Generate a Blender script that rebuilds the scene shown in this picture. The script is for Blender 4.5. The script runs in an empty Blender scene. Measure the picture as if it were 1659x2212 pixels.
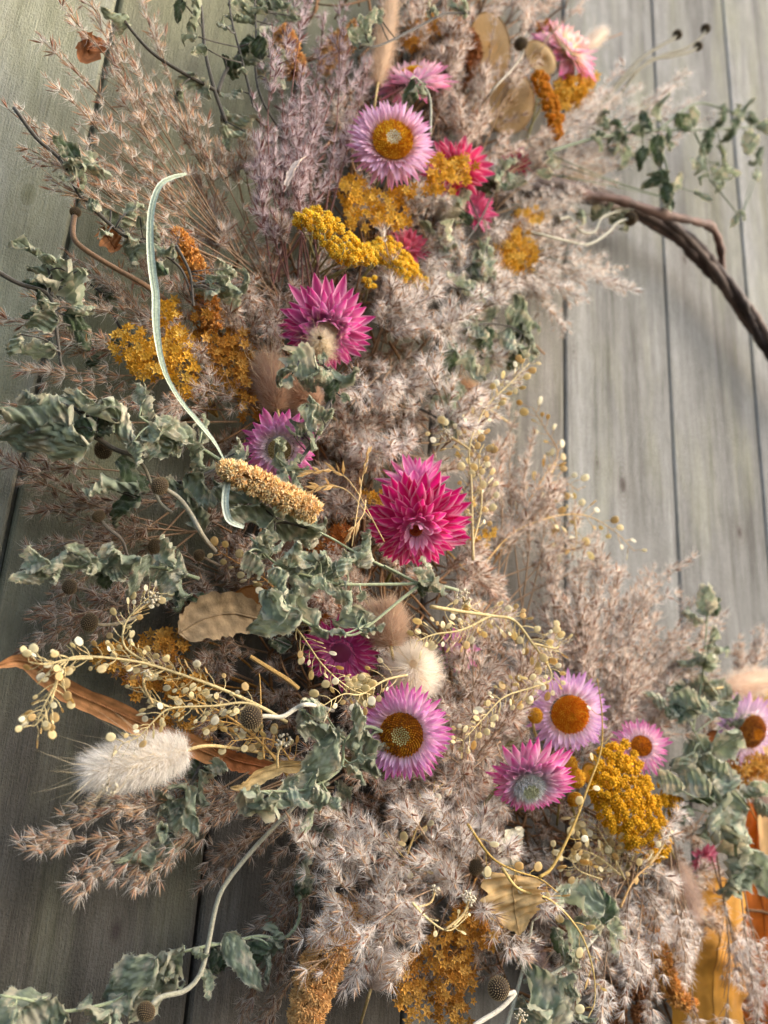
import bpy, math, random
import numpy as np
from mathutils import Vector, Matrix

R = np.random.default_rng(11)
random.seed(5)
sc = bpy.context.scene
COL = sc.collection

# ------------------------------------------------------------------ camera
FPX, CX, CY = 1800.0, 829.5, 1106.0          # focal length and centre in display pixels (1659 x 2212)
def nrm(a):
    a = np.asarray(a, float)
    return a / np.maximum(np.linalg.norm(a, axis=-1, keepdims=True), 1e-12)
UP = nrm((359.5, 5597.0, -1800.0))            # world Z as the camera sees it
NF = np.array((.537, .227, .8126)); NF = nrm(NF - UP * NF.dot(UP))   # fence normal, camera space
YW = -NF; ZW = UP; XW = np.cross(YW, ZW)
M = np.array([XW, YW, ZW])                    # camera space -> world
DF = 0.476                                    # camera to fence, metres
CAM = np.array((0.0, -DF, 1.25))
cd = bpy.data.cameras.new("camera"); cam = bpy.data.objects.new("camera", cd); COL.objects.link(cam)
mw = Matrix([list(M[0]) + [CAM[0]], list(M[1]) + [CAM[1]], list(M[2]) + [CAM[2]], [0, 0, 0, 1]])
cam.matrix_world = mw
cd.sensor_fit = 'HORIZONTAL'; cd.sensor_width = 24.0; cd.lens = 24.0 * FPX / 1659.0
cd.clip_start = 0.02; cd.clip_end = 50
cd.dof.use_dof = True; cd.dof.focus_distance = 0.44; cd.dof.aperture_fstop = 6.0
sc.camera = cam

# ------------------------------------------------------------------ world, sun, exposure
LD = nrm((0.78, -0.50, 0.55))                 # towards the light: up and to the right, glancing
w = bpy.data.worlds.new("World"); sc.world = w; w.use_nodes = True
nt = w.node_tree; bg = nt.nodes['Background']
sky = nt.nodes.new('ShaderNodeTexSky'); sky.sky_type = 'NISHITA'; sky.sun_disc = False
sky.sun_elevation = math.asin(LD[2]); sky.sun_rotation = math.atan2(LD[0], LD[1])
sky.air_density = 1.0; sky.dust_density = 3.6; sky.ozone_density = 0.6
nt.links.new(sky.outputs[0], bg.inputs[0]); bg.inputs[1].default_value = 0.15
ld = bpy.data.lights.new("sun", 'SUN'); ld.energy = 0.95; ld.angle = math.radians(100); ld.color = (1.0, .99, .985)
sun = bpy.data.objects.new("sun", ld); COL.objects.link(sun)
sun.rotation_euler = Vector(tuple(-LD)).to_track_quat('-Z', 'Y').to_euler(); sun.location = (1, -2, 3)
sc.view_settings.view_transform = 'Standard'; sc.view_settings.look = 'None'; sc.view_settings.gamma = 1
sc.view_settings.exposure = 1.68
sc.render.engine = 'CYCLES'
sc.cycles.max_bounces = 6; sc.cycles.diffuse_bounces = 3; sc.cycles.glossy_bounces = 2
sc.cycles.transmission_bounces = 4; sc.cycles.transparent_max_bounces = 4
sc.cycles.use_denoising = True

# ------------------------------------------------------------------ helpers
def P(x, y, h):
    """world point seen at display pixel x, y and standing h metres in front of the fence"""
    x = np.asarray(x, float); y = np.asarray(y, float); h = np.asarray(h, float)
    r = np.stack([(x - CX) / FPX, -(y - CY) / FPX, -np.ones_like(x * y)], -1)
    t = (DF - h) / (-(r @ NF))
    return CAM + (r * t[..., None]) @ M.T
def px(x, y, h):
    """metres per display pixel there"""
    r = np.array([(x - CX) / FPX, -(y - CY) / FPX, -1.0])
    return (DF - h) / (-(r @ NF)) / FPX
RIGHT = M @ np.array((1., 0, 0)); UPV = M @ np.array((0, 1., 0)); BACK = M @ np.array((0, 0, 1.))
def vdir(a, b, c): return nrm(RIGHT * a + UPV * b + BACK * c)

def spline(pts, n):
    p = np.asarray(pts, float)
    if len(p) == 2: p = np.array([p[0], (p[0] + p[1]) / 2, p[1]])
    q = np.vstack([2 * p[0] - p[1], p, 2 * p[-1] - p[-2]])
    u = np.linspace(0, len(p) - 1 - 1e-9, n); i = u.astype(int); f = (u - i)[:, None]
    a, b, c, d = q[i], q[i + 1], q[i + 2], q[i + 3]
    return .5 * (2 * b + (c - a) * f + (2 * a - 5 * b + 4 * c - d) * f ** 2 + (3 * b - a - 3 * c + d) * f ** 3)
def PS(pts, n=24, h=None):
    """pixel polyline -> smooth world path"""
    pts = [(p[0], p[1], p[2] if len(p) > 2 else h) for p in pts]
    a = np.array(pts, float)
    return spline(P(a[:, 0], a[:, 1], a[:, 2]), n)
def frames(path):
    t = nrm(np.gradient(path, axis=0)); n0 = np.cross(t[0], (0.3, 0.2, 1)); n0 = nrm(n0); N = [n0]
    for k in range(1, len(path)):
        v = N[-1] - t[k] * N[-1].dot(t[k]); N.append(nrm(v))
    N = np.array(N); return t, N, np.cross(t, N)
def tube(path, rad, sides=5, cap=True):
    path = np.asarray(path); n = len(path); rad = np.broadcast_to(rad, (n,))
    t, a, b = frames(path); th = np.arange(sides) * 2 * math.pi / sides
    v = path[:, None] + rad[:, None, None] * (a[:, None] * np.cos(th)[None, :, None] + b[:, None] * np.sin(th)[None, :, None])
    v = v.reshape(-1, 3); i = np.arange(n - 1)[:, None] * sides; j = np.arange(sides)[None]; j2 = (j + 1) % sides
    q = np.stack([i + j, i + j2, i + sides + j2, i + sides + j], -1).reshape(-1, 4)
    f = np.vstack([q[:, [0, 1, 2]], q[:, [0, 2, 3]]])
    if cap:
        c = np.arange(1, sides - 1)
        f = np.vstack([f, np.stack([0 * c, c + 1, c], -1), np.stack([0 * c, c, c + 1], -1) + (n - 1) * sides])
    return v, f
def gridf(nu, nv):
    i = np.arange(nu - 1)[:, None] * nv; j = np.arange(nv - 1)[None]
    q = np.stack([i + j, i + j + 1, i + nv + j + 1, i + nv + j], -1).reshape(-1, 4)
    return np.vstack([q[:, [0, 1, 2]], q[:, [0, 2, 3]]])
def basis(z, hint=None):
    z = nrm(z); h = np.array((.31, .17, .93)) if hint is None else np.asarray(hint, float)
    x = np.cross(h, z); 
    if np.linalg.norm(x) < 1e-4: x = np.cross((1, .2, 0), z)
    x = nrm(x); return np.stack([x, np.cross(z, x), z], 1)
def rotz(a): c, s = math.cos(a), math.sin(a); return np.array([[c, -s, 0], [s, c, 0], [0, 0, 1.]])
def rotx(a): c, s = math.cos(a), math.sin(a); return np.array([[1., 0, 0], [0, c, -s], [0, s, c]])
def lin(c):
    c = np.asarray(c, float) / 255.0
    return np.where(c <= .04045, c / 12.92, ((c + .055) / 1.055) ** 2.4)

class B:
    """collects triangles with vertex colours and links them as ONE mesh object"""
    def __init__(s): s.v = []; s.f = []; s.c = []; s.n = 0
    def add(s, v, f, c):
        v = np.asarray(v, float).reshape(-1, 3); s.v.append(v); s.f.append(np.asarray(f, int).reshape(-1, 3) + s.n)
        s.c.append(np.broadcast_to(np.asarray(c, float), (len(v), 3))); s.n += len(v); return s
    def tube(s, path, rad, col, sides=5): v, f = tube(path, rad, sides); return s.add(v, f, col)
    def arrays(s): return np.vstack(s.v), np.vstack(s.f), np.vstack(s.c)
    def mesh(s, name, mat, smooth=True, org=None):
        v, f, c = s.arrays()
        if org is not None: v = v - org
        me = bpy.data.meshes.new(name); nv, nf = len(v), len(f)
        me.vertices.add(nv); me.vertices.foreach_set('co', v.astype('f4').ravel())
        me.loops.add(nf * 3); me.loops.foreach_set('vertex_index', f.astype('i4').ravel())
        me.polygons.add(nf); me.polygons.foreach_set('loop_start', (np.arange(nf) * 3).astype('i4'))
        if smooth: me.polygons.foreach_set('use_smooth', np.ones(nf, bool))
        else: me.polygons.foreach_set('use_smooth', np.zeros(nf, bool))
        at = me.color_attributes.new('Col', 'FLOAT_COLOR', 'POINT')
        at.data.foreach_set('color', np.hstack([np.clip(c, 0, 1), np.ones((nv, 1))]).astype('f4').ravel())
        me.update(calc_edges=True); me.materials.append(mat); return me

def thing(name, label, cat, loc, group=None):
    o = bpy.data.objects.new(name, None); COL.objects.link(o); o.location = tuple(loc); o.empty_display_size = .01
    o['label'] = label; o['category'] = cat
    if group: o['group'] = group
    return o
def part(name, me, parent, W=None, label=None, kind=None):
    """W: 4x4 local matrix in the thing's frame, or None when the mesh was built round the thing's base"""
    o = bpy.data.objects.new(name, me); COL.objects.link(o); o.parent = parent
    if W is not None: o.matrix_basis = Matrix(W.tolist())
    if label: o['label'] = label
    if kind: o['kind'] = kind
    return o
def m4(Rm, t, s=1.0):
    W = np.eye(4); W[:3, :3] = Rm * s; W[:3, 3] = t; return W
def scatter(b, tmpl, Rs, ts, ss, tint=None):
    """append many copies of a template (v, f, c) to b"""
    v, f, c = tmpl; Rs = np.asarray(Rs); ts = np.asarray(ts); ss = np.asarray(ss); k = len(ts)
    if not k: return
    V = np.einsum('kij,nj->kni', Rs, v) * ss[:, None, None] + ts[:, None]
    Fc = f[None] + (np.arange(k) * len(v))[:, None, None]
    C = np.repeat(c[None], k, 0)
    if tint is not None: C = C * tint[:, None, :]
    b.add(V.reshape(-1, 3), Fc.reshape(-1, 3), C.reshape(-1, 3))

# ------------------------------------------------------------------ materials
def mat(name, rough=.8, transl=0., sheen=0., noise=.25, nscale=300., bump=0., bscale=900., var=.15, spec=.2, sheencol=(1, 1, 1), back=None):
    m = bpy.data.materials.new(name); m.use_nodes = True; t = m.node_tree; N = t.nodes; L = t.links
    bs = N['Principled BSDF']; out = N['Material Output']
    at = N.new('ShaderNodeAttribute'); at.attribute_name = 'Col'
    tc = N.new('ShaderNodeTexCoord'); no = N.new('ShaderNodeTexNoise'); no.inputs['Scale'].default_value = nscale; no.inputs['Detail'].default_value = 4
    L.new(tc.outputs['Object'], no.inputs['Vector'])
    mr = N.new('ShaderNodeMapRange'); mr.inputs['From Min'].default_value = .3; mr.inputs['From Max'].default_value = .7
    mr.inputs['To Min'].default_value = 1 - noise; mr.inputs['To Max'].default_value = 1 + noise * .6; L.new(no.outputs['Fac'], mr.inputs['Value'])
    oi = N.new('ShaderNodeObjectInfo'); mv = N.new('ShaderNodeMapRange'); mv.inputs['To Min'].default_value = 1 - var; mv.inputs['To Max'].default_value = 1 + var * .7
    L.new(oi.outputs['Random'], mv.inputs['Value'])
    mu = N.new('ShaderNodeMath'); mu.operation = 'MULTIPLY'; L.new(mr.outputs[0], mu.inputs[0]); L.new(mv.outputs[0], mu.inputs[1])
    src = at.outputs['Color']
    if back is not None:
        ge = N.new('ShaderNodeNewGeometry'); mb = N.new('ShaderNodeMix'); mb.data_type = 'RGBA'
        mf = N.new('ShaderNodeMath'); mf.operation = 'MULTIPLY'; mf.inputs[1].default_value = back[3]
        L.new(ge.outputs['Backfacing'], mf.inputs[0]); L.new(mf.outputs[0], mb.inputs['Factor'])
        L.new(src, mb.inputs[6]); mb.inputs[7].default_value = (back[0], back[1], back[2], 1); src = mb.outputs[2]
    vm = N.new('ShaderNodeVectorMath'); vm.operation = 'SCALE'; L.new(src, vm.inputs[0]); L.new(mu.outputs[0], vm.inputs['Scale'])
    L.new(vm.outputs[0], bs.inputs['Base Color']); bs.inputs['Roughness'].default_value = rough
    bs.inputs['Specular IOR Level'].default_value = spec
    if sheen: bs.inputs['Sheen Weight'].default_value = sheen; bs.inputs['Sheen Roughness'].default_value = .5; bs.inputs['Sheen Tint'].default_value = (*sheencol, 1)
    if bump:
        n2 = N.new('ShaderNodeTexNoise'); n2.inputs['Scale'].default_value = bscale; n2.inputs['Detail'].default_value = 5; L.new(tc.outputs['Object'], n2.inputs['Vector'])
        bp = N.new('ShaderNodeBump'); bp.inputs['Strength'].default_value = bump; bp.inputs['Distance'].default_value = .0006; L.new(n2.outputs['Fac'], bp.inputs['Height'])
        L.new(bp.outputs[0], bs.inputs['Normal'])
    if transl:
        tr = N.new('ShaderNodeBsdfTranslucent'); L.new(vm.outputs[0], tr.inputs['Color']); mx = N.new('ShaderNodeMixShader'); mx.inputs[0].default_value = transl
        L.new(bs.outputs[0], mx.inputs[1]); L.new(tr.outputs[0], mx.inputs[2]); L.new(mx.outputs[0], out.inputs['Surface'])
    return m
M_FLUFF = mat('reed_fluff', .55, .5, noise=.08, var=.12, spec=.35)
M_HAIR = mat('silky_hair', .5, .45, noise=.05, var=.05, spec=.4)
M_STEM = mat('dry_stem', .7, 0, noise=.3, nscale=700, bump=.5, bscale=1500)
M_HSTEM = mat('hairy_stem', .8, 0, sheen=.4, noise=.3, nscale=900, bump=.6, bscale=2500)
M_LEAF = mat('mint_leaf', .85, .25, sheen=.15, noise=.22, nscale=420, bump=1., bscale=1300, var=.14, back=(*lin((160, 170, 138)), .45), sheencol=(.85, .95, .88))
M_TAN = mat('tan_leaf', .7, .22, noise=.35, nscale=170, bump=.7, bscale=600, var=.1)
M_PETAL = mat('papery_petal', .38, .42, noise=.12, nscale=500, bump=.25, bscale=1800, var=.10, spec=.5)
M_POD = mat('papery_pod', .5, .55, noise=.15, nscale=900, var=.18, spec=.35)
M_GOLD = mat('gold_bloom', .8, .25, noise=.2, nscale=900, var=.2)
M_FLORET = mat('grainy_floret', .85, .2, noise=.25, nscale=1500, var=.2, bump=.5, bscale=3000)
M_SEED = mat('seed_head', .75, 0, noise=.25, nscale=1500, var=.12)
M_BARK = mat('vine_bark', .7, 0, noise=.55, nscale=60, bump=1., bscale=300, var=.1, spec=.3)
M_SILK = mat('golden_sheet', .85, .25, noise=.35, nscale=60, bump=.6, bscale=160, var=0, sheen=.2)

# ------------------------------------------------------------------ the fence
def wood():
    m = bpy.data.materials.new('weathered_wood'); m.use_nodes = True; t = m.node_tree; N = t.nodes; L = t.links; bs = N['Principled BSDF']
    geo = N.new('ShaderNodeNewGeometry'); oi = N.new('ShaderNodeObjectInfo'); tc = N.new('ShaderNodeTexCoord')
    cmb = N.new('ShaderNodeCombineXYZ'); mm = N.new('ShaderNodeMath'); mm.operation = 'MULTIPLY'; mm.inputs[1].default_value = 37.
    L.new(oi.outputs['Random'], mm.inputs[0]); L.new(mm.outputs[0], cmb.inputs[0]); L.new(mm.outputs[0], cmb.inputs[2])
    ad = N.new('ShaderNodeVectorMath'); ad.operation = 'ADD'; L.new(geo.outputs['Position'], ad.inputs[0]); L.new(cmb.outputs[0], ad.inputs[1])
    def noise(vec, scale, sx, sy, sz, det=6, rough=.6, dist=0.):
        mp = N.new('ShaderNodeMapping'); mp.inputs['Scale'].default_value = (sx, sy, sz); L.new(vec, mp.inputs['Vector'])
        n = N.new('ShaderNodeTexNoise'); n.inputs['Scale'].default_value = scale; n.inputs['Detail'].default_value = det
        n.inputs['Roughness'].default_value = rough; n.inputs['Distortion'].default_value = dist; L.new(mp.outputs[0], n.inputs['Vector']); return n.outputs['Fac']
    def ramp(x, pts):
        r = N.new('ShaderNodeValToRGB'); L.new(x, r.inputs[0]); e = r.color_ramp.elements
        while len(e) < len(pts): e.new(.5)
        for q, (p, c) in zip(e, pts): q.position = p; q.color = (*c, 1)
        return r.outputs[0]
    def mix(f, a, b, mode='MIX'):
        x = N.new('ShaderNodeMix'); x.data_type = 'RGBA'; x.blend_type = mode
        if isinstance(f, float): x.inputs[0].default_value = f
        else: L.new(f, x.inputs[0])
        L.new(a, x.inputs[6])
        if isinstance(b, tuple): x.inputs[7].default_value = (*b, 1)
        else: L.new(b, x.inputs[7])
        return x.outputs[2]
    v = ad.outputs[0]
    # knots pull the grain sideways
    kn = N.new('ShaderNodeTexVoronoi'); kn.inputs['Scale'].default_value = 5.5
    mpk = N.new('ShaderNodeMapping'); mpk.inputs['Scale'].default_value = (1, .02, .42); L.new(v, mpk.inputs['Vector']); L.new(mpk.outputs[0], kn.inputs['Vector'])
    knot = N.new('ShaderNodeMapRange'); knot.inputs['From Min'].default_value = .0; knot.inputs['From Max'].default_value = .13; knot.inputs['To Min'].default_value = 1; knot.inputs['To Max'].default_value = 0
    L.new(kn.outputs['Distance'], knot.inputs['Value'])
    sc_ = N.new('ShaderNodeVectorMath'); sc_.operation = 'SCALE'; L.new(knot.outputs[0], sc_.inputs['Scale']); sc_.inputs[0].default_value = (.02, 0, .0)
    ad2 = N.new('ShaderNodeVectorMath'); ad2.operation = 'ADD'; L.new(v, ad2.inputs[0]); L.new(sc_.outputs[0], ad2.inputs[1]); g = ad2.outputs[0]
    broad = noise(g, 30, 1, .3, .06, 5, .6, .6); fine = noise(g, 330, 1, .5, .035, 4, .7); fibre = noise(g, 1300, 1, 1, .06, 3, .7)
    blot = noise(v, 9, 1, 1, .5, 5, .6); speck = noise(v, 900, 1, 1, .7, 2, .6)
    base = ramp(broad, [(.3, (.17, .162, .155)), (.5, (.33, .322, .315)), (.7, (.47, .462, .455))])
    base = mix(.7, base, ramp(fine, [(.3, (.62, .60, .57)), (.5, (.95, .95, .95)), (.7, (1., 1., 1.))]), 'MULTIPLY')
    base = mix(.6, base, ramp(fibre, [(.25, (.55, .54, .5)), (.6, (1., 1., 1.))]), 'MULTIPLY')
    base = mix(.45, base, ramp(speck, [(.3, (.6, .6, .58)), (.55, (1., 1., 1.))]), 'MULTIPLY')
    vc = N.new('ShaderNodeAttribute'); vc.attribute_name = 'Col'; base = mix(1., base, vc.outputs['Color'], 'MULTIPLY')
    # knots where the boards have them
    for (kx, ky, kr) in ((1345, 1047, .016), (1290, 1000, .010), (1480, 560, .012), (1600, 1150, .012), (1300, 250, .012), (1560, 860, .008), (60, 420, .014), (250, 2010, .014), (1240, 760, .008)):
        kp = P(kx, ky, 0.); sb = N.new('ShaderNodeVectorMath'); sb.operation = 'SUBTRACT'; L.new(geo.outputs['Position'], sb.inputs[0]); sb.inputs[1].default_value = (kp[0], 0, kp[2])
        ml_ = N.new('ShaderNodeVectorMath'); ml_.operation = 'MULTIPLY'; L.new(sb.outputs[0], ml_.inputs[0]); ml_.inputs[1].default_value = (1, 0, .55)
        le = N.new('ShaderNodeVectorMath'); le.operation = 'LENGTH'; L.new(ml_.outputs[0], le.inputs[0])
        wv = N.new('ShaderNodeMath'); wv.operation = 'MULTIPLY_ADD'; L.new(blot, wv.inputs[0]); wv.inputs[1].default_value = .006; L.new(le.outputs['Value'], wv.inputs[2])
        rg = N.new('ShaderNodeMath'); rg.operation = 'SINE'; rs = N.new('ShaderNodeMath'); rs.operation = 'MULTIPLY'; rs.inputs[1].default_value = 2200; L.new(wv.outputs[0], rs.inputs[0]); L.new(rs.outputs[0], rg.inputs[0])
        fo = N.new('ShaderNodeMapRange'); fo.inputs['From Min'].default_value = kr * 1.5; fo.inputs['From Max'].default_value = kr * .3; fo.inputs['To Max'].default_value = .30; L.new(wv.outputs[0], fo.inputs['Value'])
        mg = N.new('ShaderNodeMath'); mg.operation = 'MULTIPLY_ADD'; L.new(rg.outputs[0], mg.inputs[0]); L.new(fo.outputs[0], mg.inputs[1]); L.new(fo.outputs[0], mg.inputs[2])
        base = mix(mg.outputs[0], base, (.13, .11, .09))
        co = N.new('ShaderNodeMapRange'); co.inputs['From Min'].default_value = kr * .55; co.inputs['From Max'].default_value = kr * .32; co.inputs['To Max'].default_value = .85; L.new(wv.outputs[0], co.inputs['Value'])
        base = mix(co.outputs[0], base, (.06, .045, .04))
    streak = noise(g, 95, 1, .4, .03, 5, .7, .3)
    base = mix(.75, base, ramp(streak, [(.32, (.52, .51, .49)), (.45, (.95, .95, .95)), (.7, (1., 1., 1.))]), 'MULTIPLY')
    # algae: everywhere a little, most towards the left and in streaks
    alg = noise(v, 16, 1, 1, .22, 6, .65, .4)
    sx = N.new('ShaderNodeSeparateXYZ'); L.new(geo.outputs['Position'], sx.inputs[0])
    ml = N.new('ShaderNodeMapRange'); ml.inputs['From Min'].default_value = .32; ml.inputs['From Max'].default_value = .10; ml.inputs['To Min'].default_value = -.02; ml.inputs['To Max'].default_value = .30
    L.new(sx.outputs[0], ml.inputs['Value'])
    hz = N.new('ShaderNodeMapRange'); hz.inputs['From Min'].default_value = 1.20; hz.inputs['From Max'].default_value = 1.52; hz.inputs['To Min'].default_value = -.26; hz.inputs['To Max'].default_value = .06
    L.new(sx.outputs[2], hz.inputs['Value'])
    s1 = N.new('ShaderNodeMath'); L.new(alg, s1.inputs[0]); L.new(ml.outputs[0], s1.inputs[1])
    s2 = N.new('ShaderNodeMath'); L.new(s1.outputs[0], s2.inputs[0]); L.new(hz.outputs[0], s2.inputs[1])
    mk = N.new('ShaderNodeMapRange'); mk.inputs['From Min'].default_value = .51; mk.inputs['From Max'].default_value = .92; mk.inputs['To Max'].default_value = .60; L.new(s2.outputs[0], mk.inputs['Value'])
    base = mix(mk.outputs[0], base, (.34, .345, .20))
    agr = noise(g, 140, 1, .5, .05, 6, .75, .2); base = mix(.6, base, ramp(agr, [(.3, (.5, .5, .46)), (.5, (.92, .92, .9)), (.65, (1., 1., 1.))]), 'MULTIPLY')
    ptc = noise(v, 60, 1, 1, .5, 6, .7); base = mix(.5, base, ramp(ptc, [(.35, (.66, .66, .62)), (.6, (1., 1., 1.))]), 'MULTIPLY')
    # height mask low on the boards, at zero strength and not mixed in
    dm = N.new('ShaderNodeMapRange'); dm.inputs['From Min'].default_value = 1.34; dm.inputs['From Max'].default_value = 1.14; dm.inputs['To Max'].default_value = .0; L.new(sx.outputs[2], dm.inputs['Value'])
    kd = N.new('ShaderNodeMapRange'); kd.inputs['From Min'].default_value = .3; kd.inputs['From Max'].default_value = .9; kd.inputs['To Max'].default_value = .8; L.new(knot.outputs[0], kd.inputs['Value'])
    base = mix(kd.outputs[0], base, (.07, .055, .045))
    L.new(base, bs.inputs['Base Color']); bs.inputs['Roughness'].default_value = .85; bs.inputs['Specular IOR Level'].default_value = .2
    a = N.new('ShaderNodeMath'); a.operation = 'MULTIPLY_ADD'; L.new(fine, a.inputs[0]); a.inputs[1].default_value = .8; L.new(fibre, a.inputs[2])
    a2 = N.new('ShaderNodeMath'); a2.operation = 'ADD'; L.new(a.outputs[0], a2.inputs[0]); L.new(speck, a2.inputs[1])
    bp = N.new('ShaderNodeBump'); bp.inputs['Strength'].default_value = .8; bp.inputs['Distance'].default_value = .0012; L.new(a2.outputs[0], bp.inputs['Height']); L.new(bp.outputs[0], bs.inputs['Normal'])
    return m
M_WOOD = wood()
def fence_x(x, y): p = P(x, y, 0.); return p[0]
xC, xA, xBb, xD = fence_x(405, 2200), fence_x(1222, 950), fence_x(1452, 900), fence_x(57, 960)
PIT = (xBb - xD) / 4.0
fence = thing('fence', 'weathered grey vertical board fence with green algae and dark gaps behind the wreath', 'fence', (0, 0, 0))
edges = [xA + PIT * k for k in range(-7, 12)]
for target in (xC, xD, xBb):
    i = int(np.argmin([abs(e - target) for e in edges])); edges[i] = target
for k in range(len(edges) - 1):
    x0, x1 = edges[k] + .0012, edges[k + 1] - .0012
    y = float(R.uniform(0, .0012)); ch = .0022
    prof = [(x0, y + .02), (x0, y + ch), (x0 + ch * .4, y + ch * .35), (x0 + ch, y)]
    prof += [(x0 + (x1 - x0) * f, y + .0005 * math.sin(f * 9 + k)) for f in (.2, .4, .6, .8)]
    prof += [(x1 - ch, y), (x1 - ch * .4, y + ch * .35), (x1, y + ch), (x1, y + .009), (x1 + .0065, y + .009), (x1 + .0065, y + .015), (x1, y + .015), (x1, y + .02)]
    prof = np.array(prof); zs = np.linspace(.25, 2.75, 12)
    v = np.concatenate([np.column_stack([prof[:, 0], prof[:, 1], np.full(len(prof), z)]) for z in zs])
    n = len(prof); f = []
    for i in range(len(zs) - 1):
        for j in range(n):
            a, b_ = i * n + j, i * n + (j + 1) % n; f += [(a, b_, b_ + n), (a, b_ + n, a + n)]
    for j in range(1, n - 1): f += [(0, j + 1, j), ((len(zs) - 1) * n, (len(zs) - 1) * n + j, (len(zs) - 1) * n + j + 1)]
    tone = np.array((.40, .37, .315)) if abs(edges[k] - xD) < .01 else (np.array((.40, .37, .33)) if abs(edges[k] - xC) < .01 else (np.array((.66, .64, .60)) if edges[k] < xA - .01 and edges[k] > xC else (np.array((1.15, 1.18, 1.0)) if edges[k] < xD else np.array((.78, .80, .80)) * R.uniform(.94, 1.04))))  # darker left boards carry the wreath's shade in their colour
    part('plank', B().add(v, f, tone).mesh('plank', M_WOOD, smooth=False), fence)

# ------------------------------------------------------------------ twisted vine hoop
HOOP = [(1900, 1180, .03), (1850, 1000, .03), (1740, 850, .03), (1659, 742, .03), (1600, 655, .032), (1530, 568, .034), (1440, 490, .034), (1330, 440, .034), (1230, 414, .045), (1150, 405, .04), (1080, 430, .02), (900, 500, .02), (740, 650, .02), (650, 850, .02), (620, 1100, .02), (680, 1350, .02), (800, 1600, .02), (960, 1820, .02), (1160, 1980, .02), (1420, 2060, .02), (1700, 2000, .02), (1880, 1800, .025), (1930, 1500, .03), (1900, 1180, .03)]
hp = PS(HOOP, 260); t_, a_, b_ = frames(hp)
hoop = thing('vine_hoop', 'dark brown hoop of twisted vine arching out to the right in front of the boards', 'hoop', hp[40])
for k in range(4):
    ph = k * 2 * math.pi / 4; th = np.linspace(0, 30, 260) + ph
    off = .0044 * (1 + .25 * np.sin(np.linspace(0, 40 + k * 7, 260)))
    pth = hp + off[:, None] * (a_ * np.cos(th)[:, None] + b_ * np.sin(th)[:, None])
    rad = .0046 * (1 + .16 * np.sin(np.linspace(0, 90 + 11 * k, 260)) + .1 * R.normal(size=260))
    v, f = tube(pth, rad, 8); cc = lin(((84, 68, 60), (100, 84, 75), (66, 54, 50), (122, 104, 94))[k])
    part('vine_strand', B().add(v, f, cc).mesh('vine_strand', M_BARK, org=hp[40]), hoop)
pth = PS([(1235, 420, .045), (1330, 430, .055), (1430, 462, .058), (1500, 478, .058), (1538, 492, .052), (1556, 535, .044), (1560, 590, .034)], 40)
v, f = tube(pth, .0040 * (1 + .2 * R.normal(size=40)), 7)
part('vine_strand', B().add(v, f, lin((116, 90, 80))).mesh('vine_strand', M_BARK, org=hp[40]), hoop, label='loose reddish brown strand lifting off the hoop')
# ------------------------------------------------------------------ reed plumes
PAL = {  # husk a, husk b, hair a, hair b
    'tan': ((220, 192, 156), (162, 106, 84), (252, 247, 238), (240, 228, 214)),
    'mauve': ((158, 112, 100), (126, 80, 82), (244, 232, 234), (222, 202, 204)),
    'pale': ((220, 192, 158), (144, 98, 76), (253, 250, 246), (240, 230, 220)),
    'beige': ((208, 176, 142), (148, 102, 80), (250, 242, 233), (234, 220, 206)),
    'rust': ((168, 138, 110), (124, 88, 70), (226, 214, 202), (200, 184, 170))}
def make_spikelet(pal, hair_n, hair_l, husk_n):
    ha, hb, wa, wb = [lin(c) for c in PAL[pal]]; b = B()
    for k in range(husk_n):
        L = R.uniform(.0055, .0095); W = L * R.uniform(.05, .085); az = R.uniform(0, 6.28); el = R.uniform(.08, .5)
        Rm = rotz(az) @ rotx(el); c = ha * (1 - (q := R.uniform()) ) + hb * q
        v = np.array([(0, 0, 0), (-W, 0, L * .4), (W, 0, L * .4), (0, W * .9, L * .42), (0, -W * .9, L * .42), (0, 0, L)]) @ Rm.T
        f = [(0, 3, 1), (0, 2, 3), (1, 3, 5), (3, 2, 5), (0, 1, 4), (0, 4, 2), (1, 5, 4), (4, 5, 2)]
        b.add(v, f, np.array([c * .8, c, c, c * 1.15, c, c * 1.3]))
    n = hair_n; az = R.uniform(0, 6.283, n); el = np.arccos(R.uniform(math.cos(R.choice([.6, .9, 1.2, 1.45])), math.cos(.1), n)); L = hair_l * R.uniform(.6, 1.1, n)
    d = np.stack([np.cos(az) * np.sin(el), np.sin(az) * np.sin(el), np.cos(el)], 1)
    s = nrm(np.cross(d, R.normal(size=(n, 3)))); wd = R.uniform(.00006, .00012, n)[:, None]
    mid = d * (L * .5)[:, None] + R.normal(size=(n, 3)) * .0004
    tip = d * L[:, None] + np.array((0, 0, 1.)) * (L * R.uniform(-.12, .18, n))[:, None]
    o = d * .0005
    V = np.stack([o - s * wd, o + s * wd, mid - s * wd * .9, mid + s * wd * .9, tip], 1).reshape(-1, 3)
    F0 = np.array([(0, 1, 3), (0, 3, 2), (2, 3, 4)]); F = (F0[None] + (np.arange(n) * 5)[:, None, None]).reshape(-1, 3)
    q = R.uniform(size=(n, 1)); C = np.repeat(wa * (1 - q) + wb * q, 5, 0)
    b.add(V, F, C); return b
SPK = {}
for pal in PAL:
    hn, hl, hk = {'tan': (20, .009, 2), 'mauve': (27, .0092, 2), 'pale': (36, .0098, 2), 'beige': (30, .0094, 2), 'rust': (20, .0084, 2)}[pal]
    SPK[pal] = []
    for k in range(12):
        b = make_spikelet(pal, hn + int(R.integers(-3, 4)), hl, hk + int(R.integers(0, 2))); SPK[pal].append((b.arrays(), b.mesh('spikelet', M_FLUFF, smooth=False)))
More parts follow.
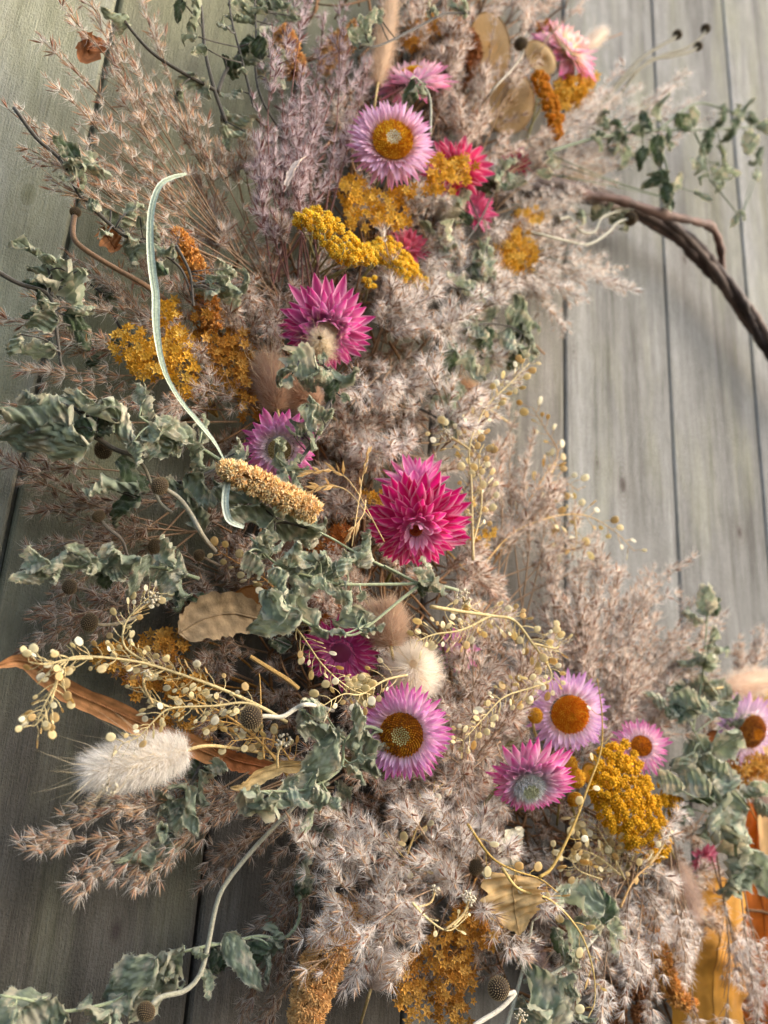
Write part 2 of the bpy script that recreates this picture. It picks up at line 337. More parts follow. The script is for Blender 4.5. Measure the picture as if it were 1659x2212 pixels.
CLEAR = [(848, 305, 92), (895, 165, 70), (1232, 100, 70), (985, 362, 62), (882, 528, 40), (1030, 452, 34), (690, 690, 92), (600, 958, 84), (898, 1120, 118), (898, 1030, 66), (735, 1415, 80), (868, 1585, 100), (1230, 1542, 88), (1136, 1668, 100), (1385, 1600, 50), (1620, 1578, 76),
         (570, 1055, 40), (530, 1035, 36), (630, 1082, 40), (893, 1440, 60), (840, 1345, 50), (600, 820, 50), (700, 490, 40), (760, 530, 46), (840, 560, 40), (880, 590, 40), (668, 560, 40), (720, 580, 40), (1110, 1950, 62), (470, 1340, 70), (545, 1312, 40), (330, 775, 60), (400, 800, 40), (500, 780, 50), (290, 745, 50),
         (1350, 1700, 66), (1370, 1780, 56), (1226, 1680, 40), (1168, 124, 40), (1095, 230, 50), (1058, 100, 46), (1110, 550, 50), (700, 2080, 56), (660, 2180, 56), (930, 2100, 60), (1000, 2040, 50), (835, 70, 30), (1490, 1930, 36), (1540, 2080, 50), (1530, 2150, 56), (1555, 2010, 44), (1640, 2000, 30), (300, 1640, 80), (230, 1660, 60)]
def clear_of(pos):
    """reed tufts leave the flowers' faces mostly free, as someone arranging the wreath would have combed them aside"""
    q = (pos - CAM) @ M; x = CX + FPX * q[:, 0] / -q[:, 2]; y = CY - FPX * q[:, 1] / -q[:, 2]; k = np.ones(len(pos), bool); u = R.uniform(size=len(pos))
    for cx, cy, rr in CLEAR: k &= ~((((x - cx) ** 2 + (y - cy) ** 2) < (rr * .95) ** 2) & (u < .93))
    return k
def plume_geo(path, nbr, spread=.45, blen=.045, gap=.0068, scale=1.0):
    """side branches and spikelet placements of one plume; path runs base -> tip"""
    n = len(path); t, a, b = frames(path); L = np.linalg.norm(np.diff(path, axis=0), axis=1).sum(); br = []; sp = []
    ss = np.sort(R.uniform(.30, .97, nbr))
    for s in ss:
        i = min(int(s * (n - 1)), n - 2); p0 = path[i]; az = R.uniform(0, 6.28); side = a[i] * math.cos(az) + b[i] * math.sin(az)
        ln = min(blen, L * .3) * (1.15 - s) * R.uniform(.6, 1.2) + .008; an = spread * R.uniform(.5, 1.2)
        u = np.linspace(0, 1, 5)[:, None]; d1 = nrm(t[i] * math.cos(an) + side * math.sin(an)); d2 = nrm(d1 + t[i] * .5 + R.normal(size=3) * .2)
        q = p0 + ln * (d1 * u + (d2 - d1) * u * u * .5); br.append(q)
        k = max(2, int(ln / gap)); 
        for m in range(k):
            f = (m + .6) / k; j = min(int(f * 4), 3); fr = f * 4 - j; pos = q[j] * (1 - fr) + q[j + 1] * fr; sp.append((pos, nrm(q[j + 1] - q[j]), .75))
    for m in range(5):
        i = n - 1 - m; sp.append((path[i], t[i], .35))
    pos = np.array([s[0] for s in sp]); dr = nrm(np.array([s[1] for s in sp]) + R.normal(size=(len(sp), 3)) * .38)
    Rs = np.stack([basis(d) @ rotz(R.uniform(0, 6.28)) for d in dr]); sc_ = R.uniform(.5, 1.12, len(sp)) * scale
    return br, pos, Rs, sc_
DEEP_B = B()
ORD = ('first', 'second', 'third', 'fourth', 'fifth', 'sixth', 'seventh', 'eighth', 'ninth', 'tenth', 'eleventh', 'twelfth', 'thirteenth', 'fourteenth', 'fifteenth', 'sixteenth', 'seventeenth', 'eighteenth', 'nineteenth', 'twentieth')
def plume(pts, pal, nbr=14, label='', group=None, single=False, spread=.45, blen=.045, gap=.0068, scale=1., h=None, stemcol=(150, 124, 98), path=None):
    path = PS(pts, 22, h) if path is None else path; org = path[0]
    if label is None:                                    # deep filler that nobody could count: gathered into one mass
        br, pos, Rs, ss = plume_geo(path, nbr, spread, blen, gap, scale); c = lin(stemcol); DEEP_B.tube(path, np.linspace(.0007, .00025, len(path)), c, 4)
        for q in br: DEEP_B.tube(q, .00022, c * R.uniform(.8, 1.15), 3)
        kk = R.integers(0, 12, len(pos))
        for k in range(12):
            mk = kk == k; scatter(DEEP_B, SPK[pal][k][0], Rs[mk], pos[mk], ss[mk], np.repeat(R.uniform(.8, 1.12, (mk.sum(), 1)), 3, 1))
        return
    r = thing('reed_plume', label, 'reed plume', org, group)
    br, pos, Rs, ss = plume_geo(path, nbr, spread, blen, gap, scale)
    b = B(); c = lin(stemcol) if pal != 'mauve' else lin((118, 82, 76)); b.tube(path, np.linspace(.0007, .00025, len(path)), c, 4)
    for q in br: b.tube(q, np.linspace(.0003, .00014, len(q)), c * R.uniform(.8, 1.15), 3)
    part('stem', b.mesh('stem', M_STEM, org=org), r)
    keep = clear_of(pos); pos, Rs, ss = pos[keep], Rs[keep], ss[keep]
    kk = R.integers(0, 12, len(pos))
    if single:
        for i in range(len(pos)): part('spikelet', SPK[pal][kk[i]][1], r, m4(Rs[i], pos[i] - org, ss[i]))
    else:
        b = B()
        for k in range(12):
            mk = kk == k; scatter(b, SPK[pal][k][0], Rs[mk], pos[mk], ss[mk], np.repeat(R.uniform(.8, 1.12, (mk.sum(), 1)), 3, 1))
        if b.n: part('spikelets', b.mesh('spikelets', M_FLUFF, smooth=False, org=org), r, kind='stuff')
    return r
def fan(bases, tips, pal, label, group, h0, h1, nbr=14, single=False, bend=.06, order=None, **k):
    for i, tp in enumerate(tips):
        bx, by = bases[i % len(bases)]; bx += R.uniform(-14, 14); by += R.uniform(-14, 14)
        th = tp[2] if len(tp) > 2 else h1 * R.uniform(.85, 1.1); dx, dy = tp[0] - bx, tp[1] - by; s = R.uniform(-bend, bend)
        mid = (bx + dx * .55 - dy * s, by + dy * .55 + dx * s, (h0 + th) / 2 + .006)
        if order is None: lb = label
        else:
            rk = sorted(range(len(tips)), key=lambda j: tips[j][0] if order == 'x' else tips[j][1]).index(i)
            lb = label.replace('#', ORD[rk] + (' from the left' if order == 'x' else ' from the top'))
        plume([(bx, by, h0), mid, (tp[0], tp[1], th)], pal, nbr, lb, group, single, **k)
S_ = 'star'
fan([(600, 640), (560, 600), (520, 560)], [(18, 236), (60, 262), (135, 15), (182, -10), (232, 100), (95, 90), (100, 300), (205, 35), (300, -5), (335, 70), (130, 190), (262, 180), (180, 330), (60, 330), (400, 200), (340, 200), (110, 390), (210, 250)],
    'tan', 'tan reed plume # by its tip, in the fan over green boards', 'reed plumes fanning to the upper left', .05, .055, 10, True, order='x', blen=.055, spread=.42, gap=.010)
fan([(640, 640), (680, 620), (600, 620)], [(590, 70), (622, 10), (660, -12), (702, 30), (735, -22), (772, 55), (650, 150), (800, 130), (560, 300), (612, 240), (690, 190), (745, 300), (560, 420), (640, 330)],
    'mauve', 'mauve upright reed plume, # by its tip, beside the upper pink flowers', 'mauve reed plumes at the top', .05, .07, 15, True, order='x', spread=.42, blen=.035)
fan([(420, 830), (460, 760), (500, 900)], [(18, 690), (62, 640), (0, 868), (55, 800), (110, 720), (160, 560), (220, 600), (90, 930), (280, 520)],
    'tan', 'tan reed plume, # by its tip, reaching left above big leaves', 'tan reed plumes at the middle left', .035, .035, 14, True, order='y', blen=.045)
fan([(420, 1150), (450, 1050), (480, 1250)], [(10, 990), (60, 1015), (100, 1100), (80, 1180), (120, 1300), (90, 1330), (60, 1400), (170, 1090), (210, 1290), (230, 1150), (150, 1380)],
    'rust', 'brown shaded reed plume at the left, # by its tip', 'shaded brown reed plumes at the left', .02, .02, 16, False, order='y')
fan([(700, 1650), (660, 1600), (720, 1700)], [(82, 1830), (180, 1905), (125, 1790), (250, 1880), (300, 1905), (210, 1720), (330, 1800)],
    'tan', 'tan reed plume, # by its tip, under the white bunny tail', 'reed plumes trailing to the lower left', .03, .05, 14, True, order='x', blen=.05)
fan([(760, 1650), (740, 1750), (760, 1900)], [(440, 1915), (470, 1850), (580, 1990), (610, 2080), (520, 2190), (560, 2230), (600, 1850), (600, 1940)],
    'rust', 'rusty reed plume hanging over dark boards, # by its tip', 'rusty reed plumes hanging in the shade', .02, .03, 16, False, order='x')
fan([(840, 1980), (900, 1900), (880, 2040)], [(640, 1800), (680, 1735), (702, 1850), (655, 2100), (760, 2110), (720, 1950), (680, 2020), (800, 1800), (760, 1830)],
    'pale', 'pale silky reed plume at bottom left, # by its tip', 'pale reed plumes at the bottom', .05, .075, 15, True, order='y', blen=.04)
fan([(1000, 1960), (1050, 1880), (930, 2050)], [(880, 1750), (940, 1730), (1000, 1800), (960, 1880), (850, 1880), (820, 1930), (1040, 1770), (1100, 1830), (900, 1990), (1080, 1980), (780, 2020), (860, 2090), (1140, 2060), (1180, 1960)],
    'pale', 'whitish tufted reed plume in the bottom middle, # by its tip', 'whitish reed plumes in the bottom middle', .06, .09, 12, True, blen=.04, spread=.6, order='x')
fan([(1080, 1600), (1020, 1650), (1000, 1500)], [(960, 1520), (1020, 1380), (1090, 1330), (1150, 1420), (940, 1620), (1010, 1720), (1090, 1650), (1200, 1380), (1060, 1450), (960, 1700), (1130, 1530), (1000, 1290)],
    'beige', 'beige reed plume among the lower pink flowers, # by its tip', 'beige reed plumes among the lower flowers', .055, .08, 12, True, blen=.035, spread=.6, order='y')
fan([(1150, 1700), (1250, 1700), (1350, 1760)], [(1470, 1215), (1400, 1240), (1350, 1300), (1500, 1300), (1300, 1190), (1450, 1390), (1550, 1450), (1250, 1220), (1200, 1260), (1520, 1420), (1420, 1330), (1360, 1420), (1290, 1300), (1230, 1360), (1180, 1200), (1560, 1330), (1330, 1240), (1400, 1450)],
    'beige', 'blurred beige reed plume at the lower right, # by its tip', 'blurred reed plumes at the lower right', .03, .045, 26, False, blen=.065, order='x')
fan([(1560, 1760), (1600, 1720), (1500, 1740)], [(1640, 1380), (1600, 1400), (1665, 1370), (1690, 1430), (1580, 1480), (1540, 1560)],
    'beige', 'blurred beige reed plume at the right edge, # by its tip', 'blurred reed plumes at the right edge', .03, .045, 22, False, blen=.05, order='x')
fan([(1000, 470), (1060, 430), (1040, 400)], [(1350, 140), (1482, 150), (1520, 205), (1545, 245), (1450, 215), (1310, 240), (1400, 300), (1470, 180), (1380, 190)],
    'pale', 'pale blurred reed plume sweeping to the upper right, # by its tip', 'blurred reed plumes sweeping to the upper right', .035, .05, 20, False, order='y', blen=.05, spread=.3)
fan([(960, 560), (1000, 520), (1040, 500)], [(1290, 560), (1370, 628), (1250, 645), (1340, 575), (1210, 500), (1320, 500), (1180, 640), (1215, 705), (1260, 420), (1330, 390)],
    'pale', 'pale blurred reed plume beneath the hoop, # by its tip', 'blurred reed plumes beneath the hoop', .03, .045, 18, False, blen=.045, order='y')
fan([(900, 420), (960, 400), (1020, 380)], [(830, -10), (905, 10), (960, 10), (1010, 30), (1080, -15), (1150, -5), (1210, 45), (1270, -5), (1050, 160), (1120, 200), (1180, 290), (990, 230), (880, 240)],
    'beige', 'beige reed plume at the top edge, # by its tip', 'beige reed plumes at the top', .035, .07, 18, False, blen=.045, spread=.35, order='x')
fan([(1080, 1320), (1040, 1260), (1120, 1340)], [(1150, 945), (1200, 1000), (1130, 1040), (1250, 1100), (1290, 1150), (1180, 1100), (1080, 960), (1220, 1050), (1100, 880), (1320, 1220), (1110, 1130)],
    'beige', 'wispy reed plume right of the biggest magenta flower, # by its tip', 'wispy reed plumes over the board gap', .03, .04, 12, False, blen=.04, order='y')
# hanging plumes at the lower right
fan([(1440, 1780), (1540, 1850), (1600, 1860)], [(1500, 2230), (1565, 2230), (1640, 2220), (1400, 2240), (1590, 2100), (1690, 2180), (1480, 2080)],
    'pale', 'long pale reed plume hanging by the golden ribbon, # by its tip', 'reed plumes hanging over the golden ribbon', .06, .07, 20, True, order='x', spread=.4, blen=.025)
fan([(1330, 1850), (1280, 1880), (1380, 1820)], [(1300, 2200), (1240, 2160), (1350, 2150), (1200, 2120), (1380, 2080), (1270, 2040), (1440, 2010), (1180, 2220), (1340, 2020), (1450, 1900), (1470, 1760)],
    'pale', 'pale tufted reed plume at the bottom right, # by its tip', 'tufted reed plumes at the bottom right', .06, .085, 12, True, blen=.035, spread=.5, order='x')
# mass in the wreath's middle, tips towards the viewer
def mass(n, box, pal, label, group, h0, h1, nbr, dirc=(0, 60), single=False, reach=150, **k):
    for i in range(n):
        x, y = R.uniform(box[0], box[2]), R.uniform(box[1], box[3]); an = R.uniform(0, 6.28)
        tx, ty = x + math.cos(an) * reach * R.uniform(.4, 1) + dirc[0], y + math.sin(an) * reach * R.uniform(.4, 1) - dirc[1]
        ha, hb = h0 * R.uniform(.8, 1.1), h1 * R.uniform(.8, 1.05)
        plume([(x, y, ha), ((x + tx) / 2 + R.uniform(-20, 20), (y + ty) / 2, (ha + hb) / 2 + .004), (tx, ty, hb)], pal, nbr, label, group, single, **k)
mass(30, (800, 680, 1010, 1020), 'pale', 'silvery beige star-tufted reed plume in the wreath middle above the magenta flower', 'star-tufted reed plumes in the wreath middle', .04, .085, 10, single=True, blen=.035, spread=.7)
mass(14, (980, 560, 1090, 800), 'pale', 'silvery reed plume among the curled leaves on the right side of the wreath', 'silvery reed plumes on the right flank', .03, .065, 11, dirc=(0, 40), blen=.03, spread=.7, reach=110)
mass(22, (430, 480, 620, 900), 'beige', 'beige reed plume between the gold star blooms and the magenta flowers', 'beige reed plumes left of the magenta flowers', .03, .062, 13, dirc=(-30, 60), blen=.04, spread=.6)
mass(20, (620, 880, 860, 1250), 'beige', 'beige reed plume around the magenta and white flower in the centre', 'beige reed plumes in the centre', .03, .06, 12, dirc=(0, 20), blen=.035, spread=.7)
mass(14, (880, 980, 1090, 1300), 'beige', None, None, .02, .055, 14, dirc=(40, 40), blen=.04, spread=.6)
mass(14, (800, 380, 1100, 640), 'pale', 'pale reed plume between the yellow yarrow and the upper pink flowers', 'pale reed plumes by the yarrow', .03, .06, 12, dirc=(20, 30), blen=.035, spread=.7)
mass(12, (340, 380, 560, 640), 'tan', 'tan reed plume under the bent pale grass blade', 'tan reed plumes under the grass blade', .03, .05, 14, dirc=(-30, 60), blen=.045, spread=.5)
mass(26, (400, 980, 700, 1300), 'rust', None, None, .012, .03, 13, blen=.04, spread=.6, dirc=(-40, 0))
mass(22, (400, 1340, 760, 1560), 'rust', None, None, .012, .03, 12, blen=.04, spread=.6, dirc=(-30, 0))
mass(24, (800, 1350, 1100, 1800), 'beige', None, None, .02, .055, 13, blen=.04, spread=.7)
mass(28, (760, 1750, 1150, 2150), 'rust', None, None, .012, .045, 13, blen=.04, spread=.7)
mass(26, (1120, 1750, 1560, 2150), 'beige', None, None, .02, .055, 14, blen=.04, spread=.7)
mass(20, (860, 0, 1180, 380), 'beige', None, None, .015, .045, 16, blen=.045, spread=.6)
mass(16, (1080, 1400, 1350, 1720), 'beige', None, None, .015, .05, 18, blen=.045, spread=.6)
CL = spline([(1060, -120), (900, 200), (800, 500), (730, 800), (740, 1100), (830, 1400), (980, 1680), (1180, 1900), (1420, 2040), (1760, 2180)], 200)
for k in range(110):
    i = int(R.integers(4, 196)); c = CL[i] + R.normal(size=2) * 70; a0 = R.uniform(0, 6.28); q = R.uniform(90, 170)
    plume([(c[0], c[1], .012), (c[0] + math.cos(a0) * q * .5, c[1] + math.sin(a0) * q * .5, .03), (c[0] + math.cos(a0) * q, c[1] + math.sin(a0) * q, R.uniform(.03, .052))], ('beige', 'rust', 'beige', 'pale')[k % 4], 13, None, None, spread=.7, blen=.04)
o = part('reed_fluff', DEEP_B.mesh('reed_fluff', M_FLUFF, smooth=False), None, kind='stuff'); o['label'] = 'soft brown and beige reed fluff filling the depth of the wreath'; o['category'] = 'reed fluff'
# dry stem tangle that ties the wreath together
CL = spline([(1060, -120), (900, 200), (800, 500), (730, 800), (740, 1100), (830, 1400), (980, 1680), (1180, 1900), (1420, 2040), (1760, 2180)], 200)
b = B()
for k in range(1300):
    i = int(R.integers(3, 197)); c = CL[i]; tg = CL[i + 2] - CL[i - 2]; tg = tg / np.linalg.norm(tg); nn = np.array((-tg[1], tg[0]))
    o = nn * R.normal() * 105; a0 = math.atan2(tg[1], tg[0]) + R.normal() * .6 + (math.pi if R.uniform() < .5 else 0); ln = R.uniform(60, 190)
    p0 = c + o; p1 = p0 + ln * np.array((math.cos(a0), math.sin(a0))); hh = R.uniform(.004, .04, 3)
    q = PS([(p0[0], p0[1], hh[0]), ((p0[0] + p1[0]) / 2 + R.normal() * 12, (p0[1] + p1[1]) / 2 + R.normal() * 12, hh[1] + .004), (p1[0], p1[1], hh[2])], 7)
    b.tube(q, R.uniform(.0005, .0012), lin((132, 98, 66)) * R.uniform(.5, 1.2), 4)
o = part('dry_stems', b.mesh('dry_stems', M_STEM), None, kind='stuff'); o['label'] = 'tangle of dry brown stems wound round the hoop under the flowers'; o['category'] = 'dry stems'
# ------------------------------------------------------------------ strawflowers
def petal_mesh(L, W, cup, bend, cb, ct, edge=None, point=1.0, mid=None):
    nu, nv = 7, 5; u = np.linspace(0, 1, nu)[:, None]; v = np.linspace(-1, 1, nv)[None]
    wd = W * (np.sin(math.pi * np.clip(u * .93 + .05, 0, 1)) ** .7) * (1 - .25 * u) * np.where(u > .8, (1 - (u - .8) / .2 * .55 * point), 1)
    ang = bend * u; y = L * np.where(abs(bend) > 1e-3, np.sin(ang) / (bend + 1e-9), u); z = L * (1 - np.cos(ang)) / (bend + 1e-9)
    zz = z + cup * wd * v ** 2; x = wd * v; y = y + 0 * v
    V = np.stack([x, y, zz], -1).reshape(-1, 3); t = np.repeat(u, nv, 1).reshape(-1, 1)
    cb, ct = lin(cb), lin(ct); q = np.clip(t * 1.25 - .15, 0, 1) ** .9
    C = cb * (1 - q) + ct * q
    if edge is not None:
        e = np.abs(np.repeat(v, nu, 0).reshape(-1, 1)) > .9; C = np.where(e & (t > .45), C * .55 + lin(edge) * .45, C)
    return B().add(V, gridf(nu, nv), C)
def seed_disc(r, hole, cols, holecol, dome=.35, n=330, fuzz=False):
    fuzz = dome > .7; n = 520 if fuzz else n; dome = .5 if fuzz else dome
    b = B(); k = np.arange(n); rr = np.sqrt((k + .5) / n) * r; az = k * 2.39996; q = rr / r
    zz = r * dome * np.cos(q * 1.45) - np.where(q < hole, (hole - q) * r * .35, 0)
    d = nrm(np.stack([np.cos(az) * q * .5, np.sin(az) * q * .5, np.ones(n)], 1))
    pos = np.stack([np.cos(az) * rr, np.sin(az) * rr, zz], 1); s = r * 1.15 / math.sqrt(n)
    ring = [np.array((math.cos(a), math.sin(a), 0)) for a in (0, 2.09, 4.19)]
    for i in range(n):
        Bs = basis(d[i]); ht = s * R.uniform(1.2, 2.6); c = lin(cols[int(R.integers(len(cols)))]) if q[i] >= hole else lin(holecol) * R.uniform(.8, 1.1)
        if q[i] < hole: ht *= .7
        if fuzz: ht *= R.uniform(1.5, 4); d[i] = nrm(d[i] + R.normal(size=3) * .35); Bs = basis(d[i])
        v = np.array([pos[i] + Bs @ (g * s) for g in ring] + [pos[i] + Bs @ np.array((0, 0, ht))])
        b.add(v, [(0, 1, 3), (1, 2, 3), (2, 0, 3)], np.array([c * 1.1, c * 1.1, c * 1.1, c * 1.7]))
    # body under the florets
    nu, nv = 6, 20; V = []; 
    for i in range(nu):
        for j in range(nv):
            rr_ = r * (i / (nu - 1)) ; a = j / (nv - 1) * 6.28318; V.append((rr_ * math.cos(a), rr_ * math.sin(a), r * dome * math.cos(i / (nu - 1) * 1.45) - r * .06 - (max(0, hole - i / (nu - 1)) * r * .35)))
    b.add(V, gridf(nu, nv), lin(cols[0]) * 1.1); return b
def strawflower(x, y, rpx, face, h, label, rings, disc=None, petal=(.26, .45), n_per=26, spin=0., stem=True, asym=(0., 0.)):
    """rings: list of (radius at base, length, elevation, bend, base colour, tip colour) in units of the radius, outer first"""
    c = P(x, y, h); s = px(x, y, h) * rpx; Bf = basis(vdir(*face)); r = thing('strawflower', label, 'flower', c)
    wd, cup = petal
    for ri, (rb, ln, el, bend, cb, ct) in enumerate(rings):
        ms = [petal_mesh(ln, wd * ln * R.uniform(.9, 1.1), cup, bend * R.uniform(.7, 1.2), cb, ct, edge=(255, 236, 246)).mesh('petal', M_PETAL) for _ in range(2)]
        n = n_per if isinstance(n_per, int) else n_per[ri]
        for k in range(n):
            az = (k + .5 * (ri % 2) + R.uniform(-.22, .22)) * 2 * math.pi / n + spin; e = el + R.normal() * .11
            Rl = rotz(az) @ rotx(e) @ np.array([[math.cos(q := R.normal() * .28), 0, math.sin(q)], [0, 1, 0], [-math.sin(q), 0, math.cos(q)]])
            pos = rotz(az) @ np.array((0, rb, -.16 + .05 * ri + R.uniform(-.01, .01)))
            part('petal', ms[k % 2], r, m4(Bf @ Rl, Bf @ pos * s, s * R.uniform(.80, 1.10) * (1 + asym[0] * math.cos(az - math.radians(asym[1])))))
    if disc is not None:
        dr, hole, cols, hc, dome = disc
        part('flower_centre', seed_disc(dr, hole, cols, hc, dome).mesh('flower_centre', M_FLORET, smooth=False), r, m4(Bf, Bf @ np.array((0, 0, .06)) * s, s))
    b = B(); z = Bf[:, 2]; tgt = P(x * .5 + 750 * .5 if x < 1250 else x - 60, y + 130, .015) - c
    b.tube(spline([-z * s * .15, -z * s * .6 + tgt * .2, tgt * .7, tgt], 10), .0012, lin((120, 118, 70)), 5)
    part('stem', b.mesh('stem', M_STEM), r)
    # green-brown underside cup that closes the flower
    nu, nv = 5, 16; V = [(rr * math.cos(a), rr * math.sin(a), zz) for rr, zz in ((0, -.34), (.2, -.3), (.34, -.2), (.36, -.1), (.0, -.06)) for a in np.linspace(0, 6.2832, nv)]
    part('calyx', B().add(V, gridf(nu, nv), lin(rings[-1][4]) * .6).mesh('calyx', M_PETAL), r, m4(Bf, np.zeros(3), s))
    return r
LIL, PNK, MAG, HOT, WHT, DEEP = (238, 190, 226), (226, 130, 184), (206, 50, 150), (214, 12, 112), (250, 238, 242), (150, 20, 100)
GOLD = ((222, 160, 40), (240, 186, 60), (190, 124, 30)); BRN = ((196, 120, 30), (226, 150, 40), (150, 90, 30)); ORG = ((230, 140, 24), (242, 164, 40), (214, 118, 20))
strawflower(848, 305, 96, (.12, .1, .95), .085, 'lilac-pink strawflower with a golden ring and hollow pale centre, near the top', [(.42, .62, -.05, .2, WHT, PNK), (.42, .56, .25, .3, WHT, LIL), (.42, .46, .5, .3, (240, 190, 190), LIL), (.44, .26, .7, .2, (240, 200, 180), (236, 196, 222))], (.46, .36, GOLD, (240, 240, 206), .3), (.11, .5), 52)
strawflower(893, 165, 92, (-.1, .75, .55), .06, 'soft pink strawflower seen from the side, second from the top', [(.3, .72, -.35, .2, WHT, (224, 96, 150)), (.3, .66, .0, .3, WHT, (228, 120, 166)), (.3, .5, .35, .3, WHT, (236, 150, 190)), (.3, .36, .7, .3, WHT, (240, 190, 205))], (.34, .2, GOLD, (226, 180, 60), .4), (.17, .5), 34)
strawflower(1232, 100, 92, (.5, .55, .55), .05, 'blurred pink strawflower with a cream heart at the top right', [(.28, .74, -.5, .2, WHT, (222, 60, 150)), (.28, .68, -.1, .3, (246, 230, 200), (228, 120, 170)), (.28, .5, .3, .5, (250, 240, 205), (236, 160, 190)), (.22, .36, .9, .8, (250, 236, 190), (240, 200, 200))], None, (.22, .5), 24)
strawflower(985, 362, 80, (0, .2, .9), .058, 'raspberry red-pink strawflower half hidden behind gold star blooms', [(.3, .72, 0, .2, (226, 80, 120), (208, 34, 100)), (.3, .6, .4, .4, (230, 90, 130), (206, 30, 96)), (.25, .4, .9, .6, (236, 120, 150), (214, 50, 110))], (.3, .2, GOLD, (200, 150, 60), .3), (.2, .5), 22)
strawflower(882, 528, 56, (.3, .5, .8), .045, 'small coral-pink strawflower peeping out right of the yellow yarrow', [(.2, .8, .1, .2, (240, 130, 160), (232, 70, 120)), (.2, .6, .5, .5, (244, 150, 170), (232, 80, 130)), (.15, .5, .9, .9, (244, 160, 180), (236, 100, 140))], None, (.22, .5), 18)
strawflower(1030, 452, 52, (.4, .1, .9), .04, 'small blurred pink strawflower behind the curled leaves under the upper flowers', [(.2, .8, .1, .2, (240, 130, 180), (220, 60, 130)), (.2, .6, .6, .5, (244, 150, 190), (224, 70, 140))], None, (.22, .5), 16)
strawflower(1118, 345, 42, (.3, .2, .9), .03, 'small blurred raspberry strawflower left of where the vine hoop begins', [(.2, .8, .1, .2, (230, 100, 130), (206, 40, 90)), (.2, .6, .6, .5, (234, 110, 140), (210, 50, 100))], None, (.22, .5), 14)
strawflower(706, 716, 100, (.15, -.3, .88), .075, 'magenta strawflower under the yarrow stalks with reed tufts across it', [(.3, .75, .0, .15, (236, 150, 205), (196, 20, 122)), (.28, .66, .35, .3, (238, 170, 212), (206, 34, 134)), (.24, .54, .7, .5, (242, 196, 224), (214, 60, 156)), (.2, .4, 1., .6, (244, 214, 226), (226, 120, 184))], (.22, .4, ((214, 214, 170), (232, 228, 200)), (222, 222, 190), .3), (.19, .5), 34, asym=(.22, 40))
strawflower(604, 970, 84, (.1, -.3, .9), .078, 'magenta strawflower fading to white round a brownish heart, left of the reed mass', [(.42, .60, .0, .4, (244, 210, 226), (214, 60, 160)), (.40, .52, .2, .6, WHT, (222, 90, 178)), (.38, .42, .38, .8, WHT, (232, 140, 204)), (.36, .28, .55, .8, WHT, (244, 206, 226))], (.3, .5, ((176, 158, 110), (206, 190, 140), (140, 118, 70)), (200, 180, 140), .2), (.2, .6), 30, asym=(.15, 20))
strawflower(898, 1045, 92, (0, .75, .6), .084, 'upright magenta strawflower rising just behind the biggest magenta one', [(.16, .85, .15, .2, (226, 90, 170), (186, 14, 110)), (.16, .8, .6, .3, (236, 150, 205), (196, 26, 122)), (.12, .72, 1.0, .2, (240, 180, 220), (206, 60, 150))], None, (.2, .45), 12)
strawflower(898, 1142, 118, (.05, -.48, .85), .09, 'biggest hot magenta strawflower with white-tipped inner petals in the middle of the wreath', [(.36, .66, -.15, .1, (226, 50, 140), (200, 8, 104)), (.33, .62, .0, .1, (232, 60, 146), (222, 20, 122)), (.29, .55, .13, .15, (236, 70, 154), (228, 30, 132)), (.24, .46, .28, .3, (240, 90, 166), (232, 40, 140)), (.18, .38, .45, .8, (244, 130, 190), (236, 70, 156)), (.13, .3, .55, 1.1, (248, 196, 224), (250, 176, 214))], (.12, .3, ((200, 110, 60), (226, 150, 90)), (180, 90, 60), .3), (.2, .35), [30, 30, 28, 26, 22, 17], asym=(.14, -20))
strawflower(735, 1412, 92, (-.1, -.2, .95), .06, 'magenta strawflower in deep shade below the curled leaves, left of the beige tail', [(.35, .66, .0, .2, (220, 90, 170), (180, 20, 110)), (.32, .56, .4, .4, (226, 110, 180), (190, 26, 120)), (.25, .4, .8, .6, (230, 130, 190), (200, 40, 130))], None, (.17, .5), 28)
strawflower(868, 1585, 104, (-.2, -.05, .95), .088, 'pink strawflower with a big golden-brown seed ring and pale heart below the round white tail', [(.44, .62, -.05, .1, WHT, (196, 40, 150)), (.44, .58, .18, .15, WHT, (210, 80, 176)), (.44, .48, .42, .2, (248, 226, 236), (226, 130, 204)), (.44, .34, .75, .2, (246, 220, 220), (236, 176, 216))], (.46, .42, BRN, (222, 206, 140), .28), (.13, .5), 44)
strawflower(1230, 1542, 88, (.05, .02, .95), .07, 'pale lilac strawflower with a round orange heart at the lower right', [(.46, .6, -.05, .1, WHT, (206, 130, 206)), (.46, .52, .2, .15, WHT, (222, 164, 218)), (.46, .38, .55, .2, (248, 226, 230), (230, 180, 222))], (.47, .15, ORG, (220, 150, 30), .4), (.14, .5), 40)
strawflower(1142, 1698, 92, (.1, -.35, .9), .09, 'magenta and white strawflower with a grey-white woolly heart facing down', [(.3, .74, .05, .1, WHT, (206, 20, 140)), (.3, .68, .28, .25, WHT, (220, 40, 156)), (.32, .54, .42, .3, WHT, (236, 120, 194)), (.34, .34, .5, .3, WHT, (246, 190, 222))], (.36, .5, ((250, 246, 232), (255, 250, 240), (236, 230, 214)), (214, 214, 170), .8), (.16, .5), 34, asym=(.38, 10))
strawflower(1385, 1612, 66, (-.1, .45, .8), .068, 'blurred magenta and white strawflower above the dense golden yarrow head', [(.35, .66, .0, .1, WHT, (196, 40, 140)), (.33, .56, .35, .3, WHT, (214, 80, 168)), (.3, .4, .8, .3, WHT, (240, 190, 210))], (.34, .2, BRN, (180, 110, 50), .4), (.15, .5), 30)
